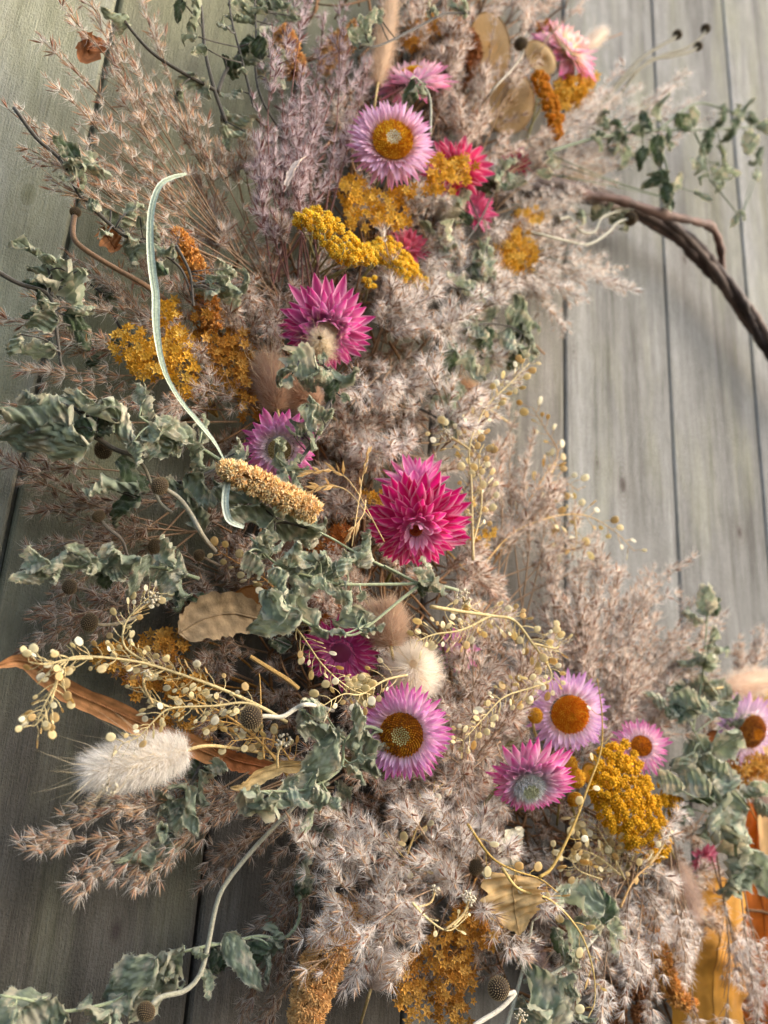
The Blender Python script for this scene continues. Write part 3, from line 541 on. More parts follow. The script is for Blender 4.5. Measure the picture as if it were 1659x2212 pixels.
strawflower(1620, 1578, 78, (.35, -.1, .9), .07, 'lilac strawflower with a domed brown-orange heart at the right edge', [(.45, .62, -.1, .1, WHT, (214, 150, 206)), (.45, .52, .2, .15, WHT, (228, 180, 216)), (.45, .3, .7, .2, (250, 236, 236), (240, 210, 226))], (.46, .35, ((176, 112, 40), (190, 124, 50), (150, 90, 44)), (206, 130, 20), .55), (.17, .5), 30)
strawflower(992, 1405, 50, (.2, .2, .9), .04, 'small pink strawflower glimpsed behind reeds right of the round white tail', [(.2, .8, .1, .2, (240, 170, 210), (224, 110, 180)), (.2, .6, .6, .5, (244, 190, 220), (228, 130, 190))], None, (.17, .5), 20)
strawflower(1522, 1860, 46, (.3, -.2, .9), .03, 'small dull pink strawflower in shade above the golden ribbon', [(.2, .8, .1, .2, (220, 120, 150), (176, 60, 100)), (.2, .6, .6, .5, (220, 130, 160), (186, 70, 110))], None, (.2, .5), 16)

# small yellow button flowers
def button(x, y, rpx, h, face, label):
    c = P(x, y, h); s = px(x, y, h) * rpx; Bf = basis(vdir(*face)); r = thing('button_flower', label, 'flower', c, 'small yellow button flowers')
    part('flower_centre', seed_disc(1., .3, ((214, 150, 34), (232, 176, 60), (190, 124, 26)), (206, 150, 60), .55, 130).mesh('flower_centre', M_FLORET), r, m4(Bf, np.zeros(3), s))
    V = [(q * math.cos(a), q * math.sin(a), z) for q, z in ((0, -.7), (.6, -.55), (.95, -.15), (1., .12)) for a in np.linspace(0, 6.2832, 14)]
    part('cup', B().add(V, gridf(4, 14), lin((196, 160, 90))).mesh('cup', M_FLORET), r, m4(Bf, np.zeros(3), s))
    b = B(); z = Bf[:, 2]; e = P(x + R.uniform(-10, 30), y + 90, .03) - c; b.tube(spline([-z * s * .6, -z * s * 1.6 + e * .2, e], 10), .0009, lin((176, 160, 100)), 5); part('stem', b.mesh('stem', M_STEM), r)
for a in ((1156, 1546, 17, .075, (.1, .3, .9), 'pale yellow button bloom left of the lilac orange-hearted flower'), (1226, 1652, 22, .085, (-.1, .5, .8), 'topmost button bloom of the four beside the woolly-hearted flower'),
          (1200, 1692, 17, .08, (-.5, 0, .8), 'button bloom touching the petals of the woolly-hearted flower'), (1246, 1682, 20, .086, (.3, .2, .9), 'button bloom nearest the golden yarrow head'), (1241, 1726, 17, .08, (.2, -.2, .95), 'lowest button bloom, just above the peppergrass pods')): button(*a)

# ------------------------------------------------------------------ bunny tails
def bunny(p0, p1, rpx, h, label, n=2600, col=(240, 232, 220), core=(222, 200, 170), awn=40, awnl=1.5, hair=.55, stem_to=None, wide=1.0, hl=None):
    h1 = h if not isinstance(h, tuple) else h[1]; h0 = h if not isinstance(h, tuple) else h[0]
    a, e = P(p0[0], p0[1], h0), P(p1[0], p1[1], h1); s = px((p0[0] + p1[0]) / 2, (p0[1] + p1[1]) / 2, h0) * rpx; L = np.linalg.norm(e - a); ax = (e - a) / L; Bx = basis(ax)
    r = thing('bunny_tail', label, 'bunny tail grass', a); cr = s * .55
    V = []; nu, nv = 12, 14
    for i in range(nu):
        u = i / (nu - 1); rr = cr * (math.sin(math.pi * (u * .96 + .02)) ** .55)
        for j in range(nv): th = j / (nv - 1) * 6.2832; V.append(Bx @ np.array((rr * math.cos(th), rr * math.sin(th), L * (.04 + .92 * u))))
    part('head', B().add(V, gridf(nu, nv), lin(core)).mesh('head', M_HAIR), r)
    def hairs(n, ln, wdt, colr, uu, spreadf, curve):
        u = R.uniform(*uu, n); th = R.uniform(0, 6.283, n); rr = cr * (np.sin(math.pi * (u * .96 + .02)) ** .55) * .92
        loc = np.stack([rr * np.cos(th), rr * np.sin(th), L * (.04 + .92 * u)], 1)
        d = np.stack([np.cos(th), np.sin(th), spreadf + 1.1 * (u - .4)], 1) + R.normal(size=(n, 3)) * .25; d = nrm(d) * (ln * R.uniform(.6, 1.15, n))[:, None]
        w_ = nrm(np.cross(d, R.normal(size=(n, 3)))) * wdt; bend = R.normal(size=(n, 3)) * curve * ln
        q1 = loc + d * .5; q2 = loc + d + bend + np.array((0, 0, curve * ln))
        V = np.stack([loc - w_, loc + w_, q1 - w_ * .8, q1 + w_ * .8, q2], 1).reshape(-1, 3) @ Bx.T
        F0 = np.array([(0, 1, 3), (0, 3, 2), (2, 3, 4)]); F = (F0[None] + (np.arange(n) * 5)[:, None, None]).reshape(-1, 3)
        C = np.repeat(lin(colr) * R.uniform(.82, 1.1, (n, 1)), 5, 0); return V, F, C
    b = B(); V, F, C = hairs(n, s * hair * (hl or 1), .00008, col, (0, 1), .55, .08); b.add(V, F, C); part('fur', b.mesh('fur', M_HAIR, smooth=False), r, kind='stuff')
    if awn:
        b = B(); V, F, C = hairs(awn, s * awnl, .00013, (226, 206, 168), (.3, 1), .9, .16); b.add(V, F, C); part('awns', b.mesh('awns', M_HAIR, smooth=False), r, kind='stuff')
    st = stem_to or (p0[0] + (p0[0] - p1[0]) * .7, p0[1] + (p0[1] - p1[1]) * .7, .02)
    q = P(st[0], st[1], st[2]) - a; part('stem', B().tube(spline([ax * L * .1, -ax * L * .2, q], 10), .0009, lin((196, 172, 120)), 5).mesh('stem', M_STEM), r); return r
bunny((412, 1620), (185, 1670), 66, .075, 'large cream-white bunny tail with long awns lying at the left edge over dark boards', 8200, (252, 246, 238), (240, 228, 208), awn=80, awnl=1.5, stem_to=(560, 1625, .05), hair=.62)
bunny((893, 1475, ), (893, 1432), 66, (.045, .088), 'round cream bunny tail seen end-on above the golden-brown centred flower', 6500, (250, 242, 230), (238, 222, 196), awn=80, awnl=1.25, hair=.65, stem_to=(930, 1500, .02))
bunny((600, 890), (575, 770), 56, .06, 'blurred beige bunny tail between the gold star blooms and the curled leaf', 3600, (206, 176, 150), (190, 150, 120), 30)
bunny((690, 880), (610, 820), 52, .06, 'beige bunny tail lying behind the curled leaf above the centre', 3200, (206, 176, 150), (190, 150, 120), 20)
bunny((700, 770), (690, 728), 40, (.06, .085), 'small round cream bunny tail in front of the magenta flower under the yarrow', 2600, (232, 220, 198), (214, 196, 160), 30)
bunny((845, 1400), (828, 1305), 60, .078, 'pinkish beige bunny tail standing above the round white one', 4200, (222, 196, 172), (196, 156, 126), 50)
bunny((815, 190), (850, -30), 34, .06, 'long beige bunny tail at the top between mauve reeds and pink flower', 4200, (230, 206, 178), (214, 184, 150), 30)
bunny((1260, 105), (1310, 65), 26, .045, 'small white bunny tail behind the top right pink flower', 1600, (242, 232, 220), (226, 206, 180), 10)
bunny((1225, 385), (1300, 368), 26, .035, 'blurred white bunny tail above the start of the vine hoop', 1600, (240, 226, 210), (226, 206, 180), 10)
bunny((1560, 1485), (1670, 1465), 42, .06, 'blurred cream bunny tail above the lilac flower at the right edge', 2600, (238, 220, 200), (220, 184, 150), 30)
bunny((1455, 1850), (1500, 1985), 40, .055, 'pinkish cream bunny tail hanging down in front of the golden ribbon', 3400, (232, 208, 190), (214, 184, 160), 50, 1.9)
bunny((1050, 880), (975, 830), 42, .035, 'blurred fawn bunny tail among the right-hand curled leaves', 2600, (214, 180, 146), (200, 156, 120), 20)
bunny((985, 480), (960, 435), 44, .04, 'blurred whitish green bunny tail under the raspberry flower', 2400, (220, 214, 196), (200, 196, 170), 10)
bunny((1690, 1760), (1630, 1700), 36, .07, 'pale pink-white bunny tail cut off by the right edge below the lilac flower', 2000, (242, 226, 218), (226, 200, 184), 10)
bunny((800, 2140), (830, 2040), 46, .05, 'grey-white bunny tail among reed tufts at the bottom', 3000, (226, 214, 204), (200, 180, 164), 30)
bunny((1165, 2130), (1150, 2040), 36, .04, 'shaded mauve-grey bunny tail behind the bottom curled leaf', 2000, (190, 172, 170), (160, 140, 134), 20)
# ------------------------------------------------------------------ curled mint leaves
SAGE, DKG, CRM = lin((192, 203, 170)), lin((82, 104, 66)), lin((250, 238, 206))
def leaf_mesh(Lw, cross, bend, twist, cream, green, seed, w=.34):
    q = np.random.default_rng(seed); nu, nv = 27, 15; u = np.linspace(0, 1, nu)[:, None]; v = np.linspace(-1, 1, nv)[None]; ph = q.uniform(0, 6.28, 12)
    wid = w * np.sin(math.pi * u ** .75) ** .7 * (1 - .25 * u); wid[0] = .02; wid[-1] = .012
    saw = (u * 9 + .3) % 1; edge = np.abs(v) > .92
    wid = wid * (1 + np.where(edge, .22 * (saw - .5), 0)) * (1 + .10 * np.sin(ph[7] + u * 11) * np.sign(v))
    k = bend * (.3 + 1.5 * u ** 1.2) * (1 + .5 * np.sin(ph[8] + u * 9)); ang = np.cumsum(k, 0) / nu; ds = 1 / (nu - 1)
    sy = np.concatenate([[[0]], np.cumsum(np.cos(ang[:-1]) * ds, 0)]); sz = np.concatenate([[[0]], np.cumsum(-np.sin(ang[:-1]) * ds, 0)])
    ax = cross * (.75 + .55 * np.sin(u * 5 + ph[0])); ax = np.where(np.abs(ax) < .1, .1, ax)
    ax = ax * (1 + .35 * np.sin(np.where(v < 0, ph[1] + u * 7, ph[2] + u * 6)))
    x = wid * np.sin(ax * v) / ax; z = -wid * (1 - np.cos(ax * v)) / ax
    vein = np.abs(((u * 6.5 - np.abs(v) * 1.5) % 1) - .5) * 2
    quilt = 1 - vein ** 3
    z = z + (.016 if w < .31 else .036) * quilt * np.minimum(1, np.abs(v) * 4) * np.clip((1.15 - np.abs(v)) * 2, .2, 1) * (1 if cross > 0 else -1) \
        + .06 * np.sin(ph[3] + u * 17 + v * 3) * np.abs(v) ** 1.5 + (.012 if w < .31 else .034) * np.sin(ph[4] + u * 27 - v * 9) + .024 * np.sin(ph[9] + v * 19 + u * 21) + np.where(edge, q.normal(size=(nu, nv)) * .022, q.normal(size=(nu, nv)) * .006)
    tw = twist * u; T0 = np.zeros((nu, 1)); nzy, nzz = np.sin(ang), np.cos(ang)
    X2 = np.stack([np.cos(tw), nzy * np.sin(tw), nzz * np.sin(tw)], -1); N2 = np.stack([-np.sin(tw), nzy * np.cos(tw), nzz * np.cos(tw)], -1)
    V = np.stack([T0, sy, sz], -1) + X2 * x[..., None] + N2 * z[..., None]
    c = (SAGE * (1 - green) + DKG * green) * ((.80 if w < .31 else .58) + (.20 if w < .31 else .46) * quilt[..., None]) * (1 + .16 * np.sin(ph[11] + u * 13 + v * 7))[..., None]
    vl = ((vein > .84) | (np.abs(v) < .1))[..., None]; c = np.where(vl, c * .5 + lin((214, 222, 200)) * .5 * (1 - .5 * green), c)
    pz = np.sin(ph[5] + u * 7) * np.sin(ph[6] + v * 2.4 + u * 3) + .3 * np.sin(ph[10] + u * 23 + v * 9)
    ce = np.where(np.abs(v) > .95, .95, np.where(np.abs(v) > .8, .45, 0)) + 0 * u; ce = np.where(pz > 1 - cream * 1.9, 1.1, ce); ce = np.where(u + 0 * v > .95, .8, ce)
    ce = np.clip(ce * q.uniform(.55, 1.15, (nu, nv)), 0, 1)[..., None] * (1 - .45 * green)
    C = c * (1 - ce) + CRM * q.uniform(.75, 1.08, (nu, nv, 1)) * ce
    b = B().add(V.reshape(-1, 3), gridf(nu, nv), C.reshape(-1, 3))
    n = 190; ii = q.integers(0, nu, n); jj = np.where(q.uniform(size=n) < .6, np.where(q.uniform(size=n) < .5, 0, nv - 1), q.integers(0, nv, n))
    p = V[ii, jj]; d = nrm(q.normal(size=(n, 3)) + (p - V[ii, nv // 2]) * 4) * q.uniform(.025, .055, (n, 1)); sd = nrm(np.cross(d, q.normal(size=(n, 3)))) * .004
    b.add(np.stack([p - sd, p + sd, p + d], 1).reshape(-1, 3), np.arange(n * 3).reshape(-1, 3), lin((222, 228, 214)) * (1 - .5 * green))
    return b.mesh('leaf', M_LEAF)
LEAVES = []
for k in range(26):
    q = np.random.default_rng(100 + k)
    LEAVES.append(leaf_mesh(1, q.choice([-1, 1]) * q.uniform(1.2, 3.1), q.uniform(.5, 2.8) * q.choice([1, 1, -1]), q.uniform(-1.6, 1.6), q.uniform(.1, .6), q.uniform(0, .5) ** 1.5, 200 + k, q.uniform(.3, .42)))
DLEAVES = [leaf_mesh(1, 1.6 * s, 2.4 * s, .6 * s, .12, .92, 300 + i) for i, s in enumerate((1, -1, .6, 1.3))]
FLATL = [leaf_mesh(1, .7, .5, .3, .2, .25, 320, .24), leaf_mesh(1, -.9, -.4, -.3, .25, .4, 321, .28), leaf_mesh(1, .9, .9, .2, .15, .3, 322, .3)]
STALK = {'g': lin((146, 154, 118)), 'd': lin((76, 70, 60)), 'p': lin((176, 174, 150)), 'v': lin((100, 112, 82))}
def mint(label, stems, leaves, h=.07, col='g', r0=.0009, cat='leafy sprig', group=None, dark=0., lsc=1.):
    extra = []
    for lf in leaves:
        if lf[2] < 120 and R.uniform() < .4: a = R.uniform(0, 6.28); extra.append((lf[0] + lf[2] * .45 * math.cos(a), lf[1] + lf[2] * .45 * math.sin(a), lf[2] * R.uniform(.45, .75)))
    leaves = list(leaves) + extra
    """stems: pixel polylines; leaves: (x, y, size px[, angle deg in the picture, kind])"""
    paths = [PS(s, 26, h) for s in stems]; org = paths[0][0]; r = thing('mint_sprig', label, cat, org, group); b = B(); c = STALK[col]
    for p in paths:
        rad = np.linspace(r0, r0 * .55, len(p)); b.tube(p, rad, c, 6); t, a, bb = frames(p)
        L = np.linalg.norm(p[-1] - p[0]); n = int(L / .0006)        # short stem hairs
        u = R.uniform(0, len(p) - 1.01, n); i = u.astype(int); f = (u - i)[:, None]; pos = p[i] * (1 - f) + p[i + 1] * f; th = R.uniform(0, 6.28, n)[:, None]
        d = (a[i] * np.cos(th) + bb[i] * np.sin(th)); s = nrm(np.cross(d, t[i])) * .00006
        b.add(np.stack([pos - s, pos + s, pos + d * (r0 + .0011)], 1).reshape(-1, 3), np.arange(n * 3).reshape(-1, 3), lin((214, 214, 200)))
    allp = np.vstack(paths); mats = []
    for lf in leaves:
        x, y, sz = lf[:3]; hh = h + R.uniform(-.006, .008); c0 = P(x, y, hh); s = px(x, y, hh) * sz * (1.2 if len(lf) > 4 and lf[4] == 'f' else 1.22) * lsc
        dd = np.linalg.norm(allp - c0, axis=1); j = int(np.argmin(dd)); base = allp[j]; out = c0 - base
        if len(lf) > 3: an = math.radians(lf[3]); dr = RIGHT * math.cos(an) + UPV * math.sin(an)
        elif np.linalg.norm(out) > s * .12: dr = nrm(out)
        else: an = R.uniform(0, 6.28); dr = RIGHT * math.cos(an) + UPV * math.sin(an)
        dr = nrm(dr + BACK * R.normal() * .25); b0 = c0 - dr * s * .42
        nz = nrm(BACK + RIGHT * R.normal() * .55 + UPV * (R.normal() * .5 + .15)); nz = nrm(nz - dr * nz.dot(dr)); Rm = np.stack([np.cross(dr, nz), dr, nz], 1)
        kind = lf[4] if len(lf) > 4 else None
        if kind == 'f': me = FLATL[int(R.integers(3))]
        elif kind == 'd' or R.uniform() < dark: me = DLEAVES[int(R.integers(4))]
        else: me = LEAVES[int(R.integers(26))]
        part('leaf', me, r, m4(Rm, b0 - org, s))
        if np.linalg.norm(b0 - base) > .0015: b.tube(spline([base, (base + b0) / 2 + R.normal(size=3) * .0012, b0 + dr * s * .04], 6), .0005, c, 4)
    part('stalk', b.mesh('stalk', M_HSTEM, org=org), r); return r
mint('dark-stalked mint sprig with drooping curled leaves at the top left', [[(487, 262), (462, 190), (443, 110), (436, 30), (430, -20)], [(465, 195), (400, 160), (330, 115), (280, 60), (262, 30)], [(470, 200), (490, 150), (530, 100), (575, 40)]],
     [(422, 28, 78, -110), (388, 20, 40, -100, 'd'), (405, 190, 66), (398, 210, 50, -30, 'd'), (262, 45, 58), (270, 60, 40), (512, 262, 70, 0), (505, 292, 56, 200), (500, 150, 66, -60, 'd'), (540, 130, 60)], .06, 'd', .0014)
mint('leafy green mint top with rolled leaves above the mauve reeds', [[(640, 330), (560, 200), (553, 60), (550, -20)], [(548, 230), (520, 120), (500, 40), (495, -10)]],
     [(548, 20, 60), (580, 22, 62), (525, 50, 58), (560, 75, 50), (530, 95, 60, 200, 'd'), (592, 150, 76, 10), (600, 175, 50), (538, 132, 46), (615, 45, 46), (520, 15, 50), (600, 10, 44), (640, 20, 40), (560, 110, 60, -90, 'd'), (425, 105, 44), (410, 75, 38), (490, 60, 32), (560, 0, 50), (505, 205, 44, 200)], .066, 'd', .001)
mint('pair of curled mint leaves on a dark twig right of the top mauve reeds', [[(1010, 30), (960, 30), (900, 60), (820, 98), (780, 100)]], [(780, 75, 62, 80), (800, 52, 48, 60), (812, 30, 36), (760, 82, 34), (940, 20, 36, 100), (975, 12, 34), (1000, 20, 40), (1012, 5, 34)], .085, 'd', .0011)
mint('single dark curled mint leaf between the two upper pink strawflowers', [[(930, 290), (928, 210), (900, 170), (885, 170)]], [(888, 200, 62, -100, 'd'), (912, 200, 40)], .09, 'p', .001)
mint('small rolled mint leaves on a dark diagonal twig at the left', [[(30, 232), (80, 300), (130, 345), (170, 420), (195, 440), (262, 505), (330, 525)]], [(143, 328, 66, 160, 'd'), (178, 340, 62, 20), (172, 385, 62, -110), (205, 358, 74, -30), (185, 405, 40), (205, 448, 44, -60)], .062, 'd', .0011)
mint('crinkled mint leaves around the upper part of the bent grass blade', [[(190, 440), (262, 505), (320, 530), (390, 580), (420, 660)]], [(282, 478, 66, 20), (330, 492, 74, -40), (238, 482, 60, -100), (300, 530, 62, 190), (345, 510, 50), (285, 545, 56), (350, 545, 56, -30), (375, 560, 40), (330, 585, 64, 170, 'd')], .062, 'd', .0011)
mint('tall cluster of rolled mint leaves at the far left edge', [[(-20, 578), (40, 612), (95, 630), (115, 660), (125, 740), (132, 790)], [(110, 640), (108, 590), (90, 550)]],
     [(85, 548, 84, 150), (120, 580, 84, 160), (162, 628, 104, -90), (165, 580, 52, 60, 'd'), (72, 622, 56, 180), (92, 695, 66, 190), (80, 650, 50), (22, 742, 62, -130), (78, 762, 84, 190, 'f'), (170, 692, 70, -20, 'd'), (185, 725, 66, -40, 'd'), (100, 665, 50)], .058, 'd', .0013, dark=.2)
mint('loose mint leaves in shade right of the far-left cluster', [[(290, 770), (250, 690), (225, 640), (190, 610)]], [(205, 618, 56, 170, 'd'), (242, 622, 60, 60, 'd'), (220, 655, 62, -110, 'd'), (262, 624, 46, 20), (250, 750, 50, 190, 'd'), (195, 780, 46)], .03, 'd', .001, dark=.5)
mint('mint leaves beside the upper orange tassel', [[(380, 530), (410, 590), (418, 660)]], [(482, 590, 50, 90), (500, 622, 66, -20), (535, 606, 60, 60), (500, 645, 50, -90), (450, 630, 56, 180), (470, 625, 40)], .07, 'd', .001)
mint('bright-edged curled mint leaves in front of the fawn bunny tails', [[(650, 950), (712, 870), (720, 820), (700, 790), (650, 770)]], [(648, 778, 90, 150), (612, 800, 62, 190), (655, 830, 60, -60), (700, 806, 52), (738, 822, 84, -20), (722, 850, 60, -90, 'd'), (620, 830, 48), (690, 780, 36)], .088, 'd', .0011)
mint('curled mint leaf pair hanging on a dark stalk over the magenta and white flower', [[(645, 1000), (680, 950), (712, 905), (715, 870)]], [(662, 905, 68, -90), (668, 942, 66, -60), (700, 900, 50, 20), (645, 925, 40)], .092, 'd', .0011)
mint('mint leaves lying on the brownish heart of the magenta and white flower', [[(640, 1060), (632, 1020), (600, 990)]], [(600, 985, 62, 120), (625, 1010, 60), (640, 1040, 56, -60), (610, 1025, 40), (650, 1020, 36)], .088, 'g', .0009)
mint('big cream-edged mint leaves reaching to the left edge', [[(330, 985), (260, 975), (205, 945), (140, 925), (60, 935)], [(220, 950), (190, 900), (130, 870)]],
     [(98, 958, 190, 176, 'f'), (88, 895, 130, 160), (150, 900, 130, 150), (205, 880, 120, 150), (250, 905, 100, -60), (165, 925, 90, 170, 'd'), (60, 870, 70, 120), (225, 925, 90, -70, 'd'), (180, 865, 60, 160)], .07, 'd', .0014)
mint('mint leaves with cream edges right of the big left-reaching leaves', [[(500, 1010), (420, 960), (350, 930), (300, 900)]], [(305, 872, 76, 120), (320, 940, 62, 190), (352, 910, 50, 60), (385, 930, 76, 20), (415, 968, 70, -70), (370, 968, 56, -90), (340, 968, 70, 200), (300, 850, 50, 100), (430, 985, 50), (292, 978, 50, -80), (440, 940, 50)], .075, 'g', .0011)
mint('large dark mint leaves around the round brown seed head at the left', [[(480, 1010), (400, 1040), (320, 1040), (250, 1060)]], [(245, 1050, 110, 170), (295, 1020, 96, -30, 'd'), (258, 1085, 90, 190, 'd'), (375, 1055, 70, -20), (430, 1060, 100, -60), (450, 1015, 66, 20), (400, 1080, 60), (345, 1085, 50, 'd'), (420, 1110, 60, -80)] if False else
     [(245, 1050, 110, 170), (295, 1020, 96, -30, 'd'), (258, 1085, 90, 190, 'd'), (375, 1055, 70, -20), (430, 1068, 100, -60), (450, 1015, 66, 20), (400, 1082, 60), (420, 1110, 60, -80)], .06, 'd', .0011, dark=.15)
mint('mint leaves tucked under the peach tassel in the centre', [[(470, 1000), (520, 1080), (600, 1120), (690, 1150)]], [(500, 995, 74, 60), (520, 1080, 90, 190), (545, 1112, 100, 176), (640, 1138, 96, -10), (590, 1108, 60), (680, 1110, 66, 90), (668, 1165, 62, -60), (585, 1150, 60, 100), (700, 1135, 40), (500, 1050, 60, 'x') if False else (500, 1048, 60)], .08, 'd', .001)
mint('upright curled mint leaf on a stalk over the left rim of the biggest magenta flower', [[(860, 1240), (810, 1215), (770, 1195), (720, 1165), (690, 1150)]], [(790, 1190, 76, 70), (772, 1210, 62, -140), (800, 1165, 40, 80)], .098, 'g', .0009)
mint('hairy forked mint sprig crossing below the biggest magenta flower', [[(990, 1275), (930, 1262), (850, 1262), (740, 1262), (690, 1250), (600, 1220), (540, 1160)], [(908, 1262), (860, 1300), (805, 1345), (760, 1372), (690, 1360)], [(905, 1262), (860, 1238), (830, 1222)]],
     [(558, 1172, 76, 110), (572, 1180, 60, 20), (545, 1220, 62, -70), (632, 1190, 72, 80), (622, 1215, 56), (665, 1220, 80, 30), (690, 1228, 66, 60), (660, 1262, 90, 200), (692, 1270, 60, -60), (735, 1225, 60, 60), (720, 1245, 50), (600, 1255, 60, -80), (640, 1292, 56), (745, 1285, 66, -30), (762, 1298, 52), (905, 1240, 66, 150), (935, 1262, 62, -20), (915, 1280, 50, -60, 'd'), (700, 1215, 40), (748, 1215, 46)], .1, 'g', .0010)
mint('three broad mint leaves over the tan pointed leaf', [[(690, 1360), (640, 1330), (605, 1285)]], [(592, 1338, 120, 195, 'f'), (655, 1325, 110, -60, 'f'), (585, 1312, 90, 170), (620, 1295, 60, 120)], .1, 'g', .0009)
mint('curled mint leaves ending the hairy fork beside the pinkish bunny tail', [[(690, 1360), (740, 1370), (800, 1345)]], [(755, 1340, 84, 200), (790, 1345, 60, -60), (805, 1360, 44, 10), (730, 1355, 50)], .1, 'g', .0008)
mint('row of curled mint leaves reaching left above the golden sprays', [[(430, 1250), (340, 1225), (240, 1225), (170, 1225), (90, 1215)]], [(72, 1208, 84, 160), (72, 1240, 72, 200), (115, 1212, 62, 60), (155, 1222, 66, -40), (180, 1200, 66, 150), (205, 1215, 60, 100), (235, 1202, 84, 80), (215, 1235, 60, -100), (275, 1205, 72, 20), (305, 1240, 88, -110, 'f'), (230, 1262, 60, -90, 'd'), (372, 1195, 70, 100), (350, 1235, 66, 40), (385, 1230, 62, 60), (360, 1265, 62, -90), (395, 1250, 40), (130, 1240, 50)], .075, 'g', .001)
mint('twisted vine-like mint leaves trailing under the seed pod on the white stalk', [[(825, 1580), (790, 1570), (745, 1600), (735, 1660), (660, 1705), (560, 1710), (530, 1725)]],
     [(690, 1572, 90, 150), (720, 1598, 70, -30), (655, 1555, 50), (695, 1650, 120, 60, 'f'), (650, 1700, 110, 230), (640, 1720, 60), (548, 1745, 96, -60), (568, 1735, 76, 200), (545, 1718, 56, 90), (690, 1735, 76, -70), (672, 1760, 60, -90), (700, 1710, 50), (775, 1575, 90, 80), (790, 1625, 100, -80), (815, 1640, 86, -60), (770, 1655, 56), (800, 1590, 50)], .085, 'g', .001)
mint('cluster of green and tan mottled mint leaves hanging below the large white bunny tail', [[(440, 1640), (410, 1700), (380, 1760), (350, 1810), (300, 1850)]], [(420, 1662, 70, 200, 'd'), (440, 1690, 66, -80), (405, 1700, 62), (378, 1730, 70, 160), (412, 1745, 90, -80), (385, 1790, 86, -90), (350, 1790, 66), (345, 1830, 88, 230, 'f'), (300, 1850, 80, 190), (330, 1860, 50), (355, 1765, 60, 100), (280, 1858, 40), (470, 1660, 60, 'x') if False else (470, 1662, 60), (430, 1720, 60, -40)], .05, 'd', .001, dark=.15)
mint('mint vine with cream-blotched leaves trailing across the bottom left corner', [[(648, 1930), (645, 1990), (612, 2028), (560, 2022), (500, 2035), (440, 2045), (365, 2066), (340, 2090)], [(360, 2080), (300, 2130), (240, 2165), (130, 2185), (60, 2160), (0, 2150)]],
     [(648, 1890, 96, 90, 'f'), (640, 1935, 70, -100, 'd'), (585, 2005, 72, 150), (570, 2045, 90, 190, 'f'), (520, 2070, 120, -50, 'f'), (545, 2065, 90, 200, 'd'), (460, 2090, 80, -90, 'd'), (420, 2070, 46), (355, 2075, 70, 20), (340, 2120, 150, 60, 'f'), (280, 2115, 130, 215, 'f'), (365, 2110, 70, 30), (310, 2160, 70, 220), (240, 2170, 90, 215), (200, 2195, 90, 200), (45, 2165, 130, 165, 'f'), (90, 2195, 96, -10), (20, 2200, 60), (250, 2205, 66)], .04, 'g', .0011)
mint('curled mint leaves behind the upper right of the reed mass', [[(970, 650), (985, 560), (1040, 470), (1095, 350)]], [(1085, 372, 66, 60), (1068, 395, 62), (1045, 405, 52, 180, 'd'), (998, 440, 66, -100), (1088, 410, 40, -60, 'd'), (940, 505, 62, 120), (965, 500, 56), (950, 535, 66), (975, 550, 46), (1005, 470, 40), (1040, 560, 50)], .055, 'd', .001, dark=.12)
mint('ring of curled green leaves on the right flank below the orange bloom cluster', [[(960, 640), (985, 600), (1010, 575), (1055, 560)]], [(1055, 565, 56, 80), (1010, 590, 62, 120), (1035, 592, 50), (990, 620, 56, 180), (1030, 630, 66, -20), (1058, 598, 56, -60), (1015, 645, 52, -90), (1050, 540, 46), (1000, 605, 40, 'd') if False else (1000, 605, 40)], .06, 'd', .001)
mint('looping dark-stalked mint sprig with leaves curling on the right rim of the wreath', [[(895, 870), (960, 835), (985, 780), (978, 730), (945, 660), (910, 640)], [(985, 720), (1040, 700), (1100, 705), (1140, 730)], [(895, 875), (950, 905), (985, 915), (1000, 885)]],
     [(1008, 690, 66, 150), (1050, 690, 72, 60), (1062, 715, 60, -30), (1100, 700, 66, 100), (1128, 690, 80, 90), (1140, 730, 72, -60), (1115, 775, 76, -80, 'd'), (1055, 745, 76, -80, 'd'), (1100, 740, 66), (1130, 760, 50), (985, 745, 62, 60), (965, 785, 66, -120), (1005, 795, 80, -80), (990, 830, 56), (980, 880, 66, -80), (965, 918, 50), (935, 870, 44), (1120, 720, 50, 30, 'd'), (1030, 715, 46)], .06, 'd', .001, dark=.1)
mint('blurred green trailing vine crossing the boards at the upper right', [[(1180, 330), (1280, 300), (1400, 282), (1520, 280), (1660, 272), (1740, 270)], [(1420, 282), (1500, 225), (1560, 235), (1620, 260)]],
     [(1300, 262, 52), (1340, 262, 50), (1370, 292, 56), (1395, 262, 60, 100, 'd'), (1330, 310, 60, -90, 'd'), (1290, 300, 44), (1420, 240, 60), (1480, 262, 62), (1500, 245, 50), (1540, 300, 60, -80, 'd'), (1570, 252, 66), (1600, 245, 56), (1590, 285, 66, -80, 'd'), (1640, 250, 62), (1620, 300, 56), (1655, 290, 60), (1560, 330, 50), (1420, 320, 66, -90), (1390, 340, 60, -90, 'd'), (1350, 340, 56, 'd') if False else (1350, 340, 56), (1680, 260, 60), (1450, 285, 44), (1520, 320, 46)], .062, 'v', .0015, dark=.3, lsc=.85)
mint('blurred mint leaves hanging over the boards above the vine hoop', [[(1500, 285), (1520, 330), (1530, 380), (1560, 420), (1600, 470)], [(1420, 300), (1440, 360), (1450, 430)]],
     [(1520, 350, 52, -80), (1545, 382, 56, -60), (1560, 405, 46), (1430, 380, 60), (1410, 392, 50, 200), (1445, 420, 66, -80, 'd'), (1460, 400, 50), (1515, 420, 46), (1640, 375, 50), (1650, 340, 56, -80, 'd'), (1575, 365, 50), (1590, 470, 40), (1200, 350, 44), (1180, 375, 40)], .06, 'v', .0011, dark=.3, lsc=.8)
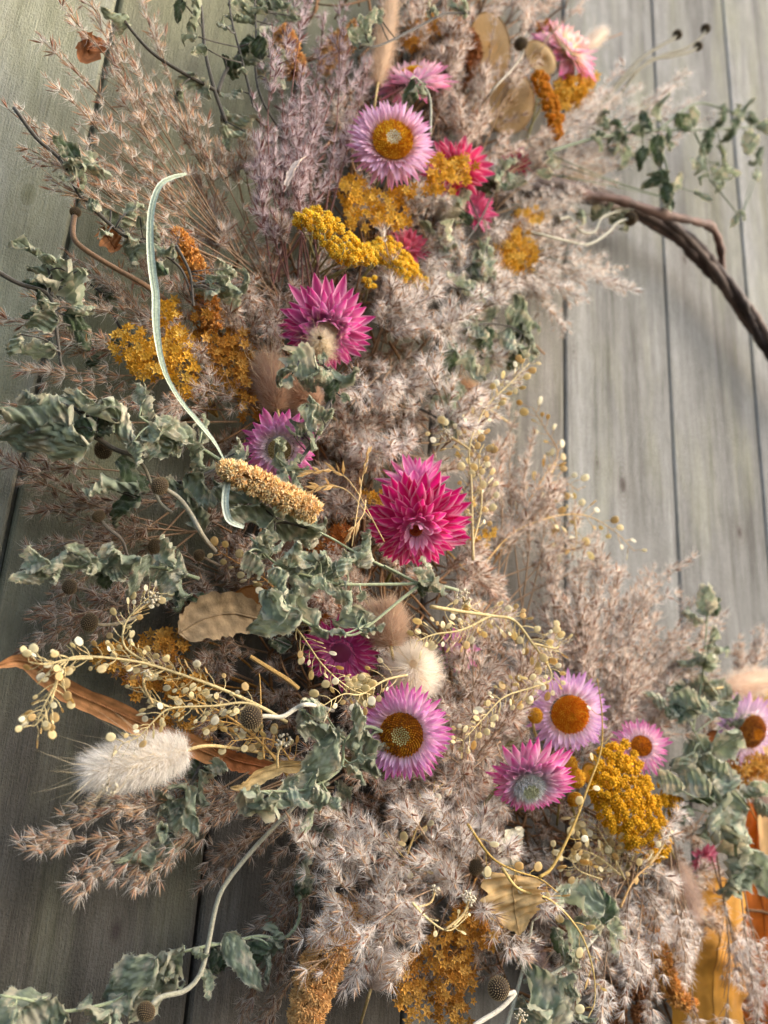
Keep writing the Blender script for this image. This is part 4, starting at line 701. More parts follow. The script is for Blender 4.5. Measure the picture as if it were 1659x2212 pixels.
mint('blurred bluish leaves on the curly stalks under the vine hoop', [[(1200, 400), (1260, 460), (1330, 470)]], [(1265, 470, 56), (1290, 455, 46), (1215, 430, 44), (1340, 470, 50), (1240, 500, 40), (1310, 440, 40)], .035, 'p', .0008)
mint('blurred mint sprig rising at the right in front of the boards', [[(1480, 1700), (1500, 1560), (1520, 1440), (1530, 1290)]],
     [(1525, 1300, 62, 100), (1555, 1315, 52, -60, 'd'), (1500, 1340, 46, 160), (1535, 1392, 62, 60), (1520, 1430, 80), (1490, 1430, 66, 190), (1555, 1405, 56), (1505, 1490, 90, 160), (1555, 1490, 66, -10), (1450, 1500, 72, 190, 'd'), (1480, 1530, 62)], .055, 'g', .001)
mint('crusty cream-topped mint leaves left of the right-edge flower', [[(1560, 1760), (1540, 1660), (1510, 1600), (1480, 1540)]],
     [(1470, 1522, 84, 170), (1500, 1530, 76, -20), (1450, 1545, 62, 200, 'd'), (1575, 1560, 70, -90, 'd'), (1560, 1610, 96, 220), (1570, 1530, 56), (1520, 1630, 92, -60), (1545, 1650, 70, -40), (1490, 1640, 66, 180)], .065, 'g', .0011)
mint('large grey-green curled leaves at the right edge above the golden ribbon', [[(1600, 1940), (1590, 1850), (1590, 1760), (1630, 1700), (1680, 1680)]],
     [(1490, 1685, 96, 140), (1500, 1720, 84, 200, 'd'), (1570, 1690, 86, 60), (1540, 1760, 150, 190), (1560, 1790, 130, 160), (1610, 1850, 130, -70), (1640, 1880, 110, -60, 'f'), (1600, 1895, 96, 200, 'f'), (1610, 1720, 66), (1640, 1700, 60), (1650, 1760, 66, -60), (1470, 1740, 60)], .072, 'g', .0014)
mint('pale curled mint leaves at the bottom middle by the round seed head', [[(1090, 2230), (1120, 2130), (1140, 2050), (1150, 1990)], [(1130, 2120), (1200, 2100), (1290, 2020), (1310, 1960)]],
     [(1168, 2140, 120, 110), (1190, 2180, 110, -80), (1210, 2120, 76, 60), (1205, 2055, 76, 160, 'd'), (1230, 2060, 56), (1250, 1950, 110, 180), (1310, 1960, 84, 90, 'd'), (1320, 2010, 72, -90), (1240, 2020, 66, 'd') if False else (1240, 2022, 66), (1150, 2200, 90, 200), (1230, 2190, 80, -60), (1270, 1985, 60, 10)], .085, 'p', .0013)
mint('dull green mint leaf below the twisted vine leaves', [[(760, 1700), (740, 1740), (725, 1780)]], [(728, 1770, 76, -90, 'd'), (745, 1720, 50)], .03, 'g', .0009)
mint('shaded mint leaves in the gap left of the tan pointed leaf', [[(430, 1330), (400, 1290), (380, 1260)]], [(400, 1300, 66, -60, 'd'), (370, 1290, 60, 200, 'd'), (420, 1280, 50, 'd') if False else (420, 1282, 50), (600, 1400, 60, 190, 'd')], .03, 'd', .001, dark=.6)
# ------------------------------------------------------------------ golden peppergrass sprays
def pod_mesh(col):
    n = 12; a = np.arange(n) * 2 * math.pi / n; notch = 1 - .12 * np.exp(-((a - math.pi / 2) / .3) ** 2)
    ring = np.stack([np.cos(a) * .43 * notch, .5 + np.sin(a) * .5 * notch, 0 * a], 1); inn = np.stack([np.cos(a) * .34, .5 + np.sin(a) * .40, 0 * a + .03], 1)
    V = np.vstack([ring, inn, inn * (1, 1, -1), [(0, .5, .05)], [(0, .5, -.05)]]); F = []
    for i in range(n):
        j = (i + 1) % n; F += [(i, j, n + j), (i, n + j, n + i), (n + i, n + j, 3 * n), (j, i, 2 * n + i), (j, 2 * n + i, 2 * n + j), (2 * n + j, 2 * n + i, 3 * n + 1)]
    c = lin(col); C = np.vstack([np.repeat([c * .72], n, 0), np.repeat([c * 1.05], 2 * n, 0), [c * .8], [c * .8]]); return B().add(V, F, C).mesh('pod', M_POD)
PODS = [pod_mesh(c) for c in ((240, 230, 192), (232, 214, 164), (248, 242, 218), (222, 194, 136), (238, 224, 178))]
def pepper(label, stems, h=.085, size=19, gap=12, ped=24, start=.15, col=(202, 182, 132), r0=.0009, tipn=6, extra=(), pods=PODS, skip=()):
    paths = [PS(s, 40, h) for s in stems]; org = paths[0][0]; r = thing('peppergrass_spray', label, 'seed spray', org); b = B(); c = lin(col)
    for si, p in enumerate(paths):
        b.tube(p, np.linspace(r0 * (.85 if si == 0 else .65), r0 * .25, len(p)), c, 6); t, a, bb = frames(p)
        seg = np.concatenate([[0], np.cumsum(np.linalg.norm(np.diff(p, axis=0), axis=1))]); L = seg[-1]; pxm = px(*[s[0][k] if k < 2 else h for s in [stems[si]] for k in range(3)]); g = gap * pxm
        if si in skip: continue
        s = L * start; sd = 1
        while s < L:
            i = min(int(np.searchsorted(seg, s)), len(p) - 1); pos = p[i]; sd = -sd
            side = nrm(np.cross(t[i], BACK)) * sd; d = nrm(side * R.uniform(.6, 1) + t[i] * R.uniform(.3, .8) + BACK * R.normal() * .45)
            ln = ped * pxm * R.uniform(.6, 1.35) * (1.1 - .4 * s / L); e = pos + d * ln + t[i] * ln * .25
            b.tube(spline([pos, pos + d * ln * .55, e], 6), .00022, c * 1.05, 4)
            dd = nrm(e - pos - d * ln * .4); nz = nrm(BACK * R.uniform(.2, 1) + R.normal(size=3) * .6); nz = nrm(nz - dd * nz.dot(dd)); sz = size * pxm * R.uniform(.5, 1.1)
            if R.uniform() < .9: part('pod', pods[int(R.integers(len(pods)))], r, m4(np.stack([np.cross(dd, nz), dd, nz], 1), e - org, sz))
            s += g * R.uniform(.45, 1.15)
    part('stem', b.mesh('stem', M_STEM, org=org), r); return r
pepper('golden peppergrass spray arching far left over the dried tan strap leaf', [[(620, 1560), (560, 1525), (470, 1485), (400, 1460), (300, 1430), (180, 1418), (135, 1432), (118, 1480), (92, 1530), (80, 1560)], [(200, 1422), (145, 1425), (100, 1435), (62, 1430)], [(130, 1440), (118, 1490), (100, 1540), (72, 1570)]], .08, 21, 9, 30, .25, r0=.0011)
pepper('golden peppergrass branch standing up to a dried flower tip left of the tan pointed leaf', [[(400, 1460), (340, 1440), (272, 1400), (270, 1350), (300, 1310), (335, 1280)]], .078, 20, 8, 24, .15)
pepper('lower golden peppergrass branch ending in white crumbs above the large bunny tail', [[(620, 1560), (540, 1520), (460, 1525), (370, 1530), (335, 1555), (300, 1590), (262, 1608)], [(370, 1530), (320, 1505), (300, 1480)]], .082, 20, 10, 24, .2)
pepper('tangled golden peppergrass stalks over the gold blooms beside the grey seed head', [[(640, 1700), (560, 1600), (480, 1540), (400, 1500), (350, 1440)], [(600, 1640), (520, 1570), (440, 1555)], [(570, 1640), (565, 1560), (562, 1480), (560, 1455)], [(650, 1680), (590, 1600), (500, 1600)]], .07, 19, 11, 26, .15, col=(206, 164, 98), skip=(2,))
pepper('peppergrass spray right of the dark gap pointing to the golden-brown centred flower', [[(880, 1458), (830, 1470), (780, 1500), (740, 1500), (690, 1530)], [(600, 1310), (650, 1370), (700, 1440), (760, 1490), (800, 1500)]], .09, 21, 12, 28, .1)
pepper('small tan peppergrass row above the tan pointed leaf', [[(620, 1300), (570, 1250), (520, 1220), (470, 1190)]], .05, 23, 13, 20, .15, col=(176, 130, 76))
pepper('tall peppergrass stem climbing past the right side of the biggest magenta flower', [[(1022, 1210), (1020, 1130), (1018, 1040), (1015, 960), (1050, 880), (1100, 830), (1143, 785)], [(1020, 1180), (1040, 1090), (1035, 990), (1045, 960)], [(1018, 975), (985, 950), (950, 930)]], .08, 20, 11, 26, .1, r0=.0012)
pepper('blurred peppergrass stem arching over the grey boards at the right', [[(1048, 1215), (1110, 1150), (1200, 1115), (1270, 1115), (1330, 1150), (1370, 1190)], [(1240, 1115), (1245, 1170), (1235, 1200)]], .045, 22, 22, 24, .35, col=(206, 170, 110))
pepper('blurred amber peppergrass stem leaning up across the grey boards', [[(1060, 1230), (1120, 1120), (1175, 1030), (1205, 980), (1180, 930), (1150, 880)], [(1150, 1060), (1210, 1040), (1250, 1060)], [(1130, 1110), (1190, 1110), (1220, 1180)]], .03, 22, 14, 24, .3, col=(196, 150, 90), pods=PODS[1:4])
pepper('dense peppergrass spray curving down to the lilac orange-hearted flower', [[(930, 1310), (990, 1320), (1060, 1330), (1110, 1340), (1150, 1390), (1185, 1440), (1188, 1470), (1150, 1485), (1090, 1505), (1050, 1545), (1000, 1600)], [(1060, 1330), (1000, 1360), (940, 1370), (900, 1385)], [(1150, 1390), (1200, 1400), (1210, 1385)]], .092, 21, 8, 30, .03, r0=.0013)
pepper('thick peppergrass stem forking above the heart-shaped tan leaf', [[(1165, 1895), (1195, 1870), (1240, 1780), (1270, 1700), (1298, 1620), (1300, 1540), (1290, 1465)], [(1010, 1780), (1060, 1850), (1110, 1880), (1165, 1898), (1205, 1928)]], .098, 24, 60, 26, .1, r0=.0012, col=(176, 146, 78))
pepper('long peppergrass stem curving from the tan heart-shaped leaf to the bottom edge', [[(1085, 1875), (1120, 1920), (1190, 1945), (1250, 2010), (1280, 2090), (1285, 2160), (1270, 2200)]], .1, 26, 46, 24, .3, r0=.001, col=(196, 168, 104))
pepper('heap of pale peppergrass pods in the shade below the dense yarrow head', [[(1350, 1900), (1320, 1840), (1290, 1790), (1250, 1760)], [(1340, 1890), (1290, 1850), (1240, 1830)], [(1330, 1870), (1340, 1810), (1330, 1770)], [(1300, 1900), (1250, 1880), (1230, 1850)], [(1360, 1870), (1380, 1820), (1390, 1780)]], .07, 23, 7, 26, .05)
pepper('peppergrass twigs in the reed tufts below the golden-brown centred flower', [[(870, 1870), (900, 1790), (930, 1720), (960, 1690)], [(830, 1800), (870, 1850), (900, 1880)]], .075, 24, 24, 24, .1, col=(176, 150, 96))
pepper('thin peppergrass stem with white crumbs in the bottom middle', [[(890, 1950), (930, 1990), (970, 2010), (1010, 1980)], [(980, 2000), (1010, 1970)]], .1, 16, 30, 16, .3)
pepper('peppergrass twig rising by the hanging cream bunny tail', [[(1340, 1960), (1370, 1900), (1420, 1850), (1440, 1800)]], .09, 20, 20, 20, .2, col=(176, 140, 90))
# ------------------------------------------------------------------ gold star blooms
def star_mesh(c):
    b = B(); c = lin(c)
    for k in range(5):
        a = k * 2 * math.pi / 5; Rm = rotz(a); v = np.array([(0, 0, 0), (-.15, .25, .02), (.15, .25, .02), (0, .28, -.03), (0, .55, .12)]) @ Rm.T
        b.add(v, [(0, 3, 1), (0, 2, 3), (1, 3, 4), (3, 2, 4)], np.array([c * .6, c, c, c * .85, c * 1.2]))
    v = [(.1 * math.cos(a), .1 * math.sin(a), 0.02) for a in (0, 1.57, 3.14, 4.71)] + [(0, 0, .16)]; b.add(v, [(0, 1, 4), (1, 2, 4), (2, 3, 4), (3, 0, 4)], c * .75)
    return b.mesh('bloom', M_GOLD, smooth=False)
STARS = {'y': [star_mesh(c) for c in ((226, 174, 62), (208, 152, 44), (238, 192, 88))], 'b': [star_mesh(c) for c in ((200, 144, 60), (178, 120, 46), (216, 164, 80))], 'r': [star_mesh(c) for c in ((176, 104, 44), (150, 84, 36), (190, 122, 60))]}
def stars(label, blobs, hub, n, h=(.04, .07), kind='y', size=22):
    hb = P(*hub); r = thing('star_bloom_cluster', label, 'gold bloom cluster', hb); b = B(); ar = np.array([q[2] * q[3] for q in blobs], float); ar /= ar.sum(); c = lin((188, 150, 80) if kind == 'y' else (160, 116, 60))
    n = min(n, 298); fc = []
    for q in blobs: fc.append(P(q[0], q[1], h[0]))
    for f in fc: b.tube(spline([hb, (hb + f) / 2 + R.normal(size=3) * .004, f], 10), .0007, c, 5)
    for k in range(n):
        i = int(R.choice(len(blobs), p=ar)); cx, cy, rx, ry = blobs[i]; a = R.uniform(0, 6.28); q = math.sqrt(R.uniform()); x, y = cx + rx * q * math.cos(a), cy + ry * q * math.sin(a)
        hh = h[0] + (h[1] - h[0]) * math.sqrt(max(0, 1 - q * q)) * R.uniform(.3, 1.1); p = P(x, y, hh); d = nrm(nrm(p - fc[i]) * .6 + BACK * .9 + R.normal(size=3) * .4)
        part('bloom', STARS[kind][int(R.integers(3))], r, m4(basis(d) @ rotz(R.uniform(0, 6.28)), p - hb, px(x, y, hh) * size * R.uniform(.75, 1.2)))
        if R.uniform() < .7: b.tube(spline([fc[i] + (p - fc[i]) * .25 + R.normal(size=3) * .002, p - d * .005, p], 6), .00018, c, 3)
    part('stem', b.mesh('stem', M_STEM, org=hb), r)
stars('bright mustard star blooms left of the pale grass blade and just around it', [(290, 745, 55, 40), (335, 775, 60, 50), (400, 810, 36, 55), (360, 690, 30, 50), (365, 660, 26, 22), (385, 740, 34, 40)], (470, 900, .02), 240, (.045, .075))
stars('mustard star blooms hanging right of the grass blade under the orange tassel', [(450, 680, 44, 30), (470, 740, 55, 50), (500, 800, 55, 50), (515, 750, 40, 50), (440, 740, 36, 30), (520, 830, 34, 40), (540, 880, 24, 40)], (560, 900, .02), 260, (.035, .065), 'b')
stars('gold star blooms below the lilac-pink flower with the hollow centre', [(760, 410, 34, 30), (820, 430, 50, 26), (880, 410, 40, 20), (780, 460, 50, 40), (850, 470, 40, 30)], (800, 560, .02), 150, (.045, .085), 'y', 20)
stars('gold star blooms in front of the raspberry flower', [(945, 360, 30, 34), (985, 375, 34, 30), (955, 400, 36, 26), (1010, 355, 20, 24)], (960, 480, .02), 60, (.07, .09), 'y', 22)
stars('blurred gold star blooms below the top right pink flower', [(1240, 190, 44, 30), (1225, 215, 34, 26), (1270, 165, 20, 30)], (1180, 330, .02), 110, (.035, .06), 'y')
stars('blurred orange-gold bloom cluster on the right flank under the curly stalks', [(1115, 545, 54, 52), (1080, 580, 34, 34), (1150, 465, 38, 26), (1130, 510, 40, 30)], (1030, 640, .02), 240, (.03, .06), 'y', 18)
stars('dark gold star blooms in shade behind the golden sprays', [(260, 1420, 60, 40), (350, 1400, 60, 40), (400, 1480, 60, 40), (380, 1570, 50, 50), (420, 1600, 40, 40), (300, 1470, 40, 40), (370, 1365, 30, 14)], (600, 1500, .01), 280, (.015, .04), 'b')
stars('honey-brown star blooms hanging at the bottom middle', [(880, 2110, 50, 50), (960, 2060, 60, 50), (980, 2130, 50, 50), (1010, 2000, 50, 50), (900, 2170, 50, 40), (985, 2180, 50, 40), (1060, 2020, 36, 30)], (1040, 1900, .03), 280, (.05, .085), 'b', 22)
stars('rusty brown bloom cluster in the hollow above the shaded magenta flower', [(710, 1320, 50, 40), (720, 1290, 40, 30)], (720, 1360, .015), 110, (.03, .05), 'r', 20)
stars('ochre bloom cluster at the right edge under the lilac flower', [(1620, 1650, 50, 30), (1650, 1690, 40, 50), (1600, 1680, 40, 30)], (1660, 1800, .03), 140, (.05, .075), 'b')
stars('ochre crumbs of bloom right of the biggest magenta flower', [(1040, 1165, 20, 24), (1060, 1150, 14, 16), (800, 1075, 30, 20)], (1030, 1260, .02), 30, (.04, .06), 'y', 16)
stars('orange blooms peeking between the tucked mint leaves and the sprig fork', [(645, 1165, 20, 14), (700, 1180, 36, 22), (740, 1155, 30, 20)], (700, 1220, .02), 60, (.05, .065), 'r', 18)
stars('gold blooms behind the top pink flower and reeds', [(930, 60, 50, 34), (895, 90, 30, 20), (1180, 60, 22, 20)], (960, 240, .02), 90, (.03, .05), 'b', 20)

# ------------------------------------------------------------------ yarrow heads
def floret_mesh(c1, c2, n=16, spiky=1.):
    b = B(); c1, c2 = lin(c1), lin(c2); nu, nv = 5, 9
    V = [(.42 * math.sin(i / 4 * 1.9) * math.cos(a), .42 * math.sin(i / 4 * 1.9) * math.sin(a), .42 * math.cos(i / 4 * 1.9)) for i in range(nu) for a in np.linspace(0, 6.2832, nv)]; b.add(V, gridf(nu, nv), c1 * .85)
    k = np.arange(n) + .5; z = 1 - k / n * 1.1; az = k * 2.39996; rr = np.sqrt(np.maximum(0, 1 - z * z)); d = np.stack([rr * np.cos(az), rr * np.sin(az), z], 1)
    for i in range(n):
        Bs = basis(d[i]); s = .13; p = d[i] * .36; hgt = R.uniform(.12, .24) * spiky
        v = np.array([p + Bs @ (np.array((math.cos(a), math.sin(a), 0)) * s) for a in (0, 1.57, 3.14, 4.71)] + [p + Bs @ (np.array((math.cos(a), math.sin(a), 0)) * s * .7 + np.array((0, 0, hgt))) for a in (.4, 2.5, 4.6)])
        c = c1 if R.uniform() < .5 else c2; b.add(v, [(0, 1, 4), (1, 5, 4), (1, 2, 5), (2, 3, 5), (3, 6, 5), (3, 0, 6), (0, 4, 6), (4, 5, 6)], np.vstack([np.repeat([c * .9], 4, 0), np.repeat([c * 1.3], 3, 0)]))
    return b.mesh('floret', M_FLORET, smooth=False)
FY = [floret_mesh((252, 188, 44), (255, 206, 84)) for _ in range(3)]; FO = [floret_mesh((216, 160, 26), (230, 176, 44)) for _ in range(3)]; FD = [floret_mesh((206, 134, 30), (222, 156, 50)) for _ in range(2)]
def yarrow(label, pts, hub, fl, size, n, rows, hgt, stemcol=(150, 144, 84), jit=10, thick=.012):
    """pts: centre line of the head (x, y, h, halfwidth px); florets pack a pillow round it"""
    hb = P(*hub); r = thing('yarrow_head', label, 'yarrow', hb); b = B(); A = np.array(pts, float); S = spline(A, 60); nodes = [S[int(k)] for k in np.linspace(3, 56, rows)]; npos = [P(q[0], q[1] + q[3] * .6, q[2] - .012) for q in nodes]
    mid = [hb + (p - hb) * .35 + R.normal(size=3) * .003 for p in npos]
    for p, m in zip(npos, mid): b.tube(spline([hb, m, p], 12), np.linspace(.0013, .0006, 12), lin(stemcol), 6)
    used = []
    for k in range(n * 5):
        if len(used) >= min(n, 298): break
        q = S[int(R.integers(60))]; a = R.uniform(0, 6.28); rr = math.sqrt(R.uniform()); x, y = q[0] + rr * q[3] * math.cos(a), q[1] + rr * q[3] * math.sin(a)
        if any((x - g[0]) ** 2 + (y - g[1]) ** 2 < (size * .56) ** 2 for g in used): continue
        used.append((x, y)); h = q[2] + thick * (1 - rr * rr) + R.normal() * .0016
        p = P(x, y, h); d = nrm(vdir(.3 * math.cos(a) * rr, .45 - .3 * math.sin(a) * rr, 1.) + R.normal(size=3) * .15); s = px(x, y, h) * size * R.uniform(.8, 1.2)
        part('floret', fl[int(R.integers(len(fl)))], r, m4(basis(d) @ rotz(R.uniform(0, 6.28)), p - hb, s))
        j = int(np.argmin([np.linalg.norm(p - w_) for w_ in npos]))
        if R.uniform() < .55: b.tube(spline([npos[j] - (npos[j] - mid[j]) * R.uniform(0, .4), p - d * s * .9 - np.array((0, 0, .001)), p], 6), .0004, lin(stemcol) * .95, 4)
    part('stem', b.mesh('stem', M_HSTEM, org=hb), r)
yarrow('bright yellow yarrow head with a fan of greenish stalks left of centre top', [(650, 476, .075, 18), (690, 478, .08, 26), (725, 515, .082, 30), (755, 545, .082, 28), (795, 552, .08, 22)], (668, 640, .02), FY, 17, 290, 9, .02)
yarrow('second bright yellow yarrow head partly veiled by reeds right of the first', [(800, 540, .06, 20), (840, 545, .062, 28), (870, 575, .062, 26), (905, 606, .055, 20)], (760, 640, .02), FY, 17, 170, 6, .02)
yarrow('small yellow yarrow tuft hanging under the first yarrow head', [(795, 608, .072, 12), (806, 612, .072, 12)], (770, 650, .03), FY, 16, 16, 2, .02)
yarrow('dense golden yarrow head at the lower right beside the button blooms', [(1325, 1650, .07, 50), (1340, 1710, .076, 62), (1370, 1765, .076, 60), (1410, 1820, .068, 40)], (1330, 1900, .02), FO, 21, 298, 6, .02, thick=.014)
yarrow('dim golden yarrow tuft behind the dense head towards the right edge', [(1440, 1700, .055, 20), (1455, 1740, .055, 20)], (1430, 1880, .02), FO, 19, 40, 3, .02)
yarrow('blurred yellow-orange yarrow strip below the round seed disc at the top right', [(1165, 165, .06, 14), (1180, 205, .06, 15), (1195, 250, .06, 16), (1200, 285, .055, 14)], (1130, 330, .02), FD, 17, 110, 4, .02)

# ------------------------------------------------------------------ amaranth tassels
def grain_mesh(c1, c2):
    b = B(); c1, c2 = lin(c1), lin(c2)
    for k in range(6):
        d = nrm(np.array((R.normal() * .7, R.normal() * .7, 1.))); Bs = basis(d); c = c1 if k % 2 else c2
        v = np.array([Bs @ np.array(q) for q in ((0, 0, 0), (.17, 0, .38), (-.09, .15, .4), (-.09, -.15, .4), (0, 0, .85))]); b.add(v, [(0, 1, 2), (0, 2, 3), (0, 3, 1), (1, 4, 2), (2, 4, 3), (3, 4, 1)], np.array([c * .85, c, c, c, c * 1.3]))
    return b
GR = {k: [grain_mesh(*c) for _ in range(4)] for k, c in {'p': ((236, 192, 132), (246, 214, 166)), 'o': ((206, 154, 92), (224, 178, 116)), 'r': ((150, 96, 56), (176, 120, 74)), 'a': ((214, 150, 70), (228, 172, 100))}.items()}
GRM = {k: [g.mesh('floret', M_FLORET, smooth=False) for g in v] for k, v in GR.items()}
def tassel(label, pts, rpx, kind, size=15, n=420, h=.07, single=False, lump=.15):
    path = PS(pts, 60, h); org = path[0]; r = thing('amaranth_tassel', label, 'tassel', org); t, a, b_ = frames(path); pm = px(pts[len(pts) // 2][0], pts[len(pts) // 2][1], h)
    part('core', B().tube(path, np.array([rpx * pm * .52 * max(.25, math.sin(math.pi * min(1, .15 + .9 * k / 59)) ** .4) for k in range(60)]), lin(dict(p=(206, 156, 100), a=(190, 130, 66), o=(160, 108, 60), r=(110, 70, 44))[kind]), 8).mesh('core', M_FLORET, org=org), r)
    def place(k):
        i = R.integers(0, 60, k); th = R.uniform(0, 6.28, k); u = i / 59; prof = np.maximum(.3, np.sin(math.pi * np.minimum(1, .15 + .9 * u)) ** .4) * (1 + lump * np.sin(i * .9 + th * 2))
        d = a[i] * np.cos(th)[:, None] + b_[i] * np.sin(th)[:, None]; pos = path[i] + d * (rpx * pm * .68 * prof)[:, None] + R.normal(size=(k, 3)) * .0004; dr = nrm(d + t[i] * .45 + R.normal(size=(k, 3)) * .25)
        return pos, np.stack([basis(q) @ rotz(R.uniform(0, 6.28)) for q in dr]), size * pm * R.uniform(.75, 1.25, k)
    if single:
        pos, Rs, ss = place(290)
        for k in range(290): part('floret', GRM[kind][k % 4], r, m4(Rs[k], pos[k] - org, ss[k]))
        n -= 290
    if n > 0:
        b = B()
        for q in range(4):
            pos, Rs, ss = place(n // 4); scatter(b, GR[kind][q].arrays(), Rs, pos, ss * (.85 if single else 1), np.repeat(R.uniform(.8, 1.15, (len(ss), 1)), 3, 1))
        part('florets', b.mesh('florets', M_FLORET, smooth=False, org=org), r, kind='stuff')
tassel('peach amaranth tassel lying diagonally in the centre left of the biggest magenta flower', [(682, 1108), (640, 1086), (570, 1050), (505, 1020), (478, 1010)], 30, 'p', 16, 1000, .098, True)
tassel('blurred peach-orange amaranth tassel upright beside the grass blade', [(462, 710), (440, 640), (425, 590), (400, 535), (380, 502)], 26, 'a', 15, 420, .055, True)
tassel('thick orange-brown amaranth tassel hanging at the bottom', [(755, 1950), (725, 2020), (690, 2100), (665, 2180), (650, 2260)], 56, 'o', 16, 2200, .06, True)
tassel('curled orange amaranth tassel hanging beside the golden ribbon', [(1400, 1960), (1425, 2060), (1442, 2120), (1470, 2160), (1502, 2172)], 22, 'a', 13, 420, .06, True)
tassel('thin brown amaranth tassel hanging at the bottom edge left of the curled one', [(1360, 2040), (1378, 2120), (1384, 2190), (1390, 2260)], 20, 'r', 13, 360, .05)
tassel('short brown amaranth tassel in the gap at the bottom', [(1330, 2080), (1332, 2150), (1336, 2240)], 20, 'r', 13, 360, .035)
tassel('rust-coloured amaranth tuft behind the second pink flower at the top', [(985, 160), (1000, 110), (985, 60)], 42, 'r', 17, 520, .045)
tassel('small amber amaranth tuft behind the mint tops', [(640, 160), (620, 100), (608, 62)], 26, 'o', 15, 260, .04)
tassel('amber amaranth tuft in shade at the upper edge', [(780, 60), (730, 100), (700, 150)], 24, 'o', 15, 200, .03)

# ------------------------------------------------------------------ round seed heads on stalks
def seedhead_mesh():
    b = B(); n = 240; k = np.arange(n) + .5; z = 1 - 2 * k / n; az = k * 2.39996; rr = np.sqrt(1 - z * z); d = np.stack([rr * np.cos(az), rr * np.sin(az), z], 1)
    V = [(.9 * math.sin(i / 9 * math.pi) * math.cos(a), .9 * math.sin(i / 9 * math.pi) * math.sin(a), .9 * math.cos(i / 9 * math.pi)) for i in range(10) for a in np.linspace(0, 6.2832, 16)]; b.add(V, gridf(10, 16), lin((58, 46, 34)))
    for i in range(n):
        Bs = basis(d[i]); s = .085; v = np.array([d[i] * .9 + Bs @ (np.array((math.cos(a), math.sin(a), 0)) * s) for a in (0, 1.57, 3.14, 4.71)] + [d[i] * 1.02])
        b.add(v, [(0, 1, 4), (1, 2, 4), (2, 3, 4), (3, 0, 4)], np.vstack([np.repeat([lin((80, 64, 46))], 4, 0), [lin((168, 146, 106))]]))
    return b.mesh('seed_head', M_SEED, smooth=False)
SH = seedhead_mesh()
def seedhead(label, x, y, rpx, pts, h=.06, col=(160, 150, 126), r0=.0009, tint=None):
    c = P(x, y, h); s = px(x, y, h) * rpx; r = thing('seed_stalk', label, 'seed head', c)
    path = PS([(x, y, h)] + list(pts), 26, h); d = nrm(path[1] - path[0]); part('seed_head', SH, r, m4(basis(-d + BACK * .3), np.zeros(3), s) @ np.diag([1, 1, .88, 1]))
    i0 = next((i for i in range(26) if np.linalg.norm(path[i] - c) > s * .85), 1); part('stalk', B().tube(path[i0 - 1:], r0, lin(col), 7).mesh('stalk', M_HSTEM, org=c), r)
seedhead('brown dimpled seed head on a looping grey stalk among the left leaves', 345, 1050, 21, [(385, 1075), (412, 1110), (440, 1160), (465, 1190, .03)], .085, r0=.0012)
seedhead('brown seed head tucked under the largest left-reaching leaf', 223, 972, 22, [(262, 975), (305, 1000), (325, 1040), (345, 1085), (372, 1108)], .06)
seedhead('seed head alone on a short bent stalk above the row of curled leaves', 213, 1115, 15, [(232, 1140), (262, 1165), (275, 1200, .03)], .05, (120, 108, 92))
seedhead('shaded seed head just above the broad leaf of the curled row', 335, 1180, 18, [(380, 1205), (430, 1230), (480, 1250, .02)], .03, (110, 96, 80))
seedhead('second shaded seed head right of the curled leaf row', 430, 1200, 14, [(460, 1215), (510, 1235, .02)], .035, (120, 106, 88))
seedhead('dark seed head under the left end of the curled leaf row', 150, 1268, 18, [(190, 1275), (240, 1300), (280, 1320, .02)], .03, (110, 96, 80))
seedhead('seed head in front of the dark boards left of the standing golden branch', 193, 1345, 21, [(225, 1350), (262, 1345), (300, 1330, .04)], .05, (140, 128, 104))
seedhead('grey seed head on a pale downy stalk right of the golden sprays', 543, 1550, 27, [(575, 1547), (610, 1548), (640, 1530), (668, 1522), (720, 1535, .05)], .1, (190, 182, 160), .0011)
seedhead('dimpled seed head on a thick white stalk at the bottom edge', 1077, 2135, 25, [(1092, 2148), (1112, 2145), (1080, 2180), (1030, 2212), (1000, 2240)], .1, (200, 192, 172), .0012)
seedhead('grey-green seed head left of the heart-shaped tan leaf', 1028, 1873, 18, [(1045, 1890), (1055, 1920), (1060, 1960, .05)], .075, (170, 170, 150))
seedhead('dark seed head in front of the tan seed discs at the top', 1125, 95, 16, [(1130, 115), (1105, 150), (1060, 200), (1020, 260, .04)], .08, (160, 148, 126))
seedhead('small dark seed head at the upper right, left one of three', 1463, 75, 11, [(1450, 86), (1400, 115), (1360, 150), (1300, 220), (1250, 290, .04)], .05, (98, 92, 62), .0017)
seedhead('small dark seed head at the upper right, highest of three', 1524, 62, 11, [(1516, 78), (1480, 105), (1420, 125), (1340, 180), (1240, 320, .04)], .05, (98, 92, 62), .0017)
seedhead('small dark seed head at the upper right, lowest of three', 1508, 100, 10, [(1490, 112), (1450, 122), (1390, 140), (1300, 260, .04)], .05, (98, 92, 62), .0016)
seedhead('blurred brown seed head on an S-shaped stalk in front of the hoop', 1362, 472, 16, [(1335, 480), (1310, 505), (1270, 528), (1220, 520), (1160, 505), (1110, 505, .04)], .055, (176, 172, 150), .0011)
seedhead('blurred brown seed head by the curly stalks left of the hoop', 1200, 478, 12, [(1230, 470), (1255, 500), (1285, 500), (1300, 470), (1340, 455), (1360, 450)], .05, (176, 172, 150), .001)
seedhead('dark withered bud on a stout brown stalk at the left', 163, 458, 13, [(158, 485), (160, 515), (185, 540), (250, 580), (320, 620), (400, 680, .03)], .06, (120, 92, 66), .0015)
seedhead('seed head on the long pale curving stem at the lower left, mostly under a leaf', 315, 2185, 22, [(338, 2160), (360, 2150), (400, 2140), (432, 2105), (450, 2040), (466, 1960), (490, 1905), (560, 1820), (630, 1748), (670, 1700, .05)], .05, (168, 164, 140), .0012)
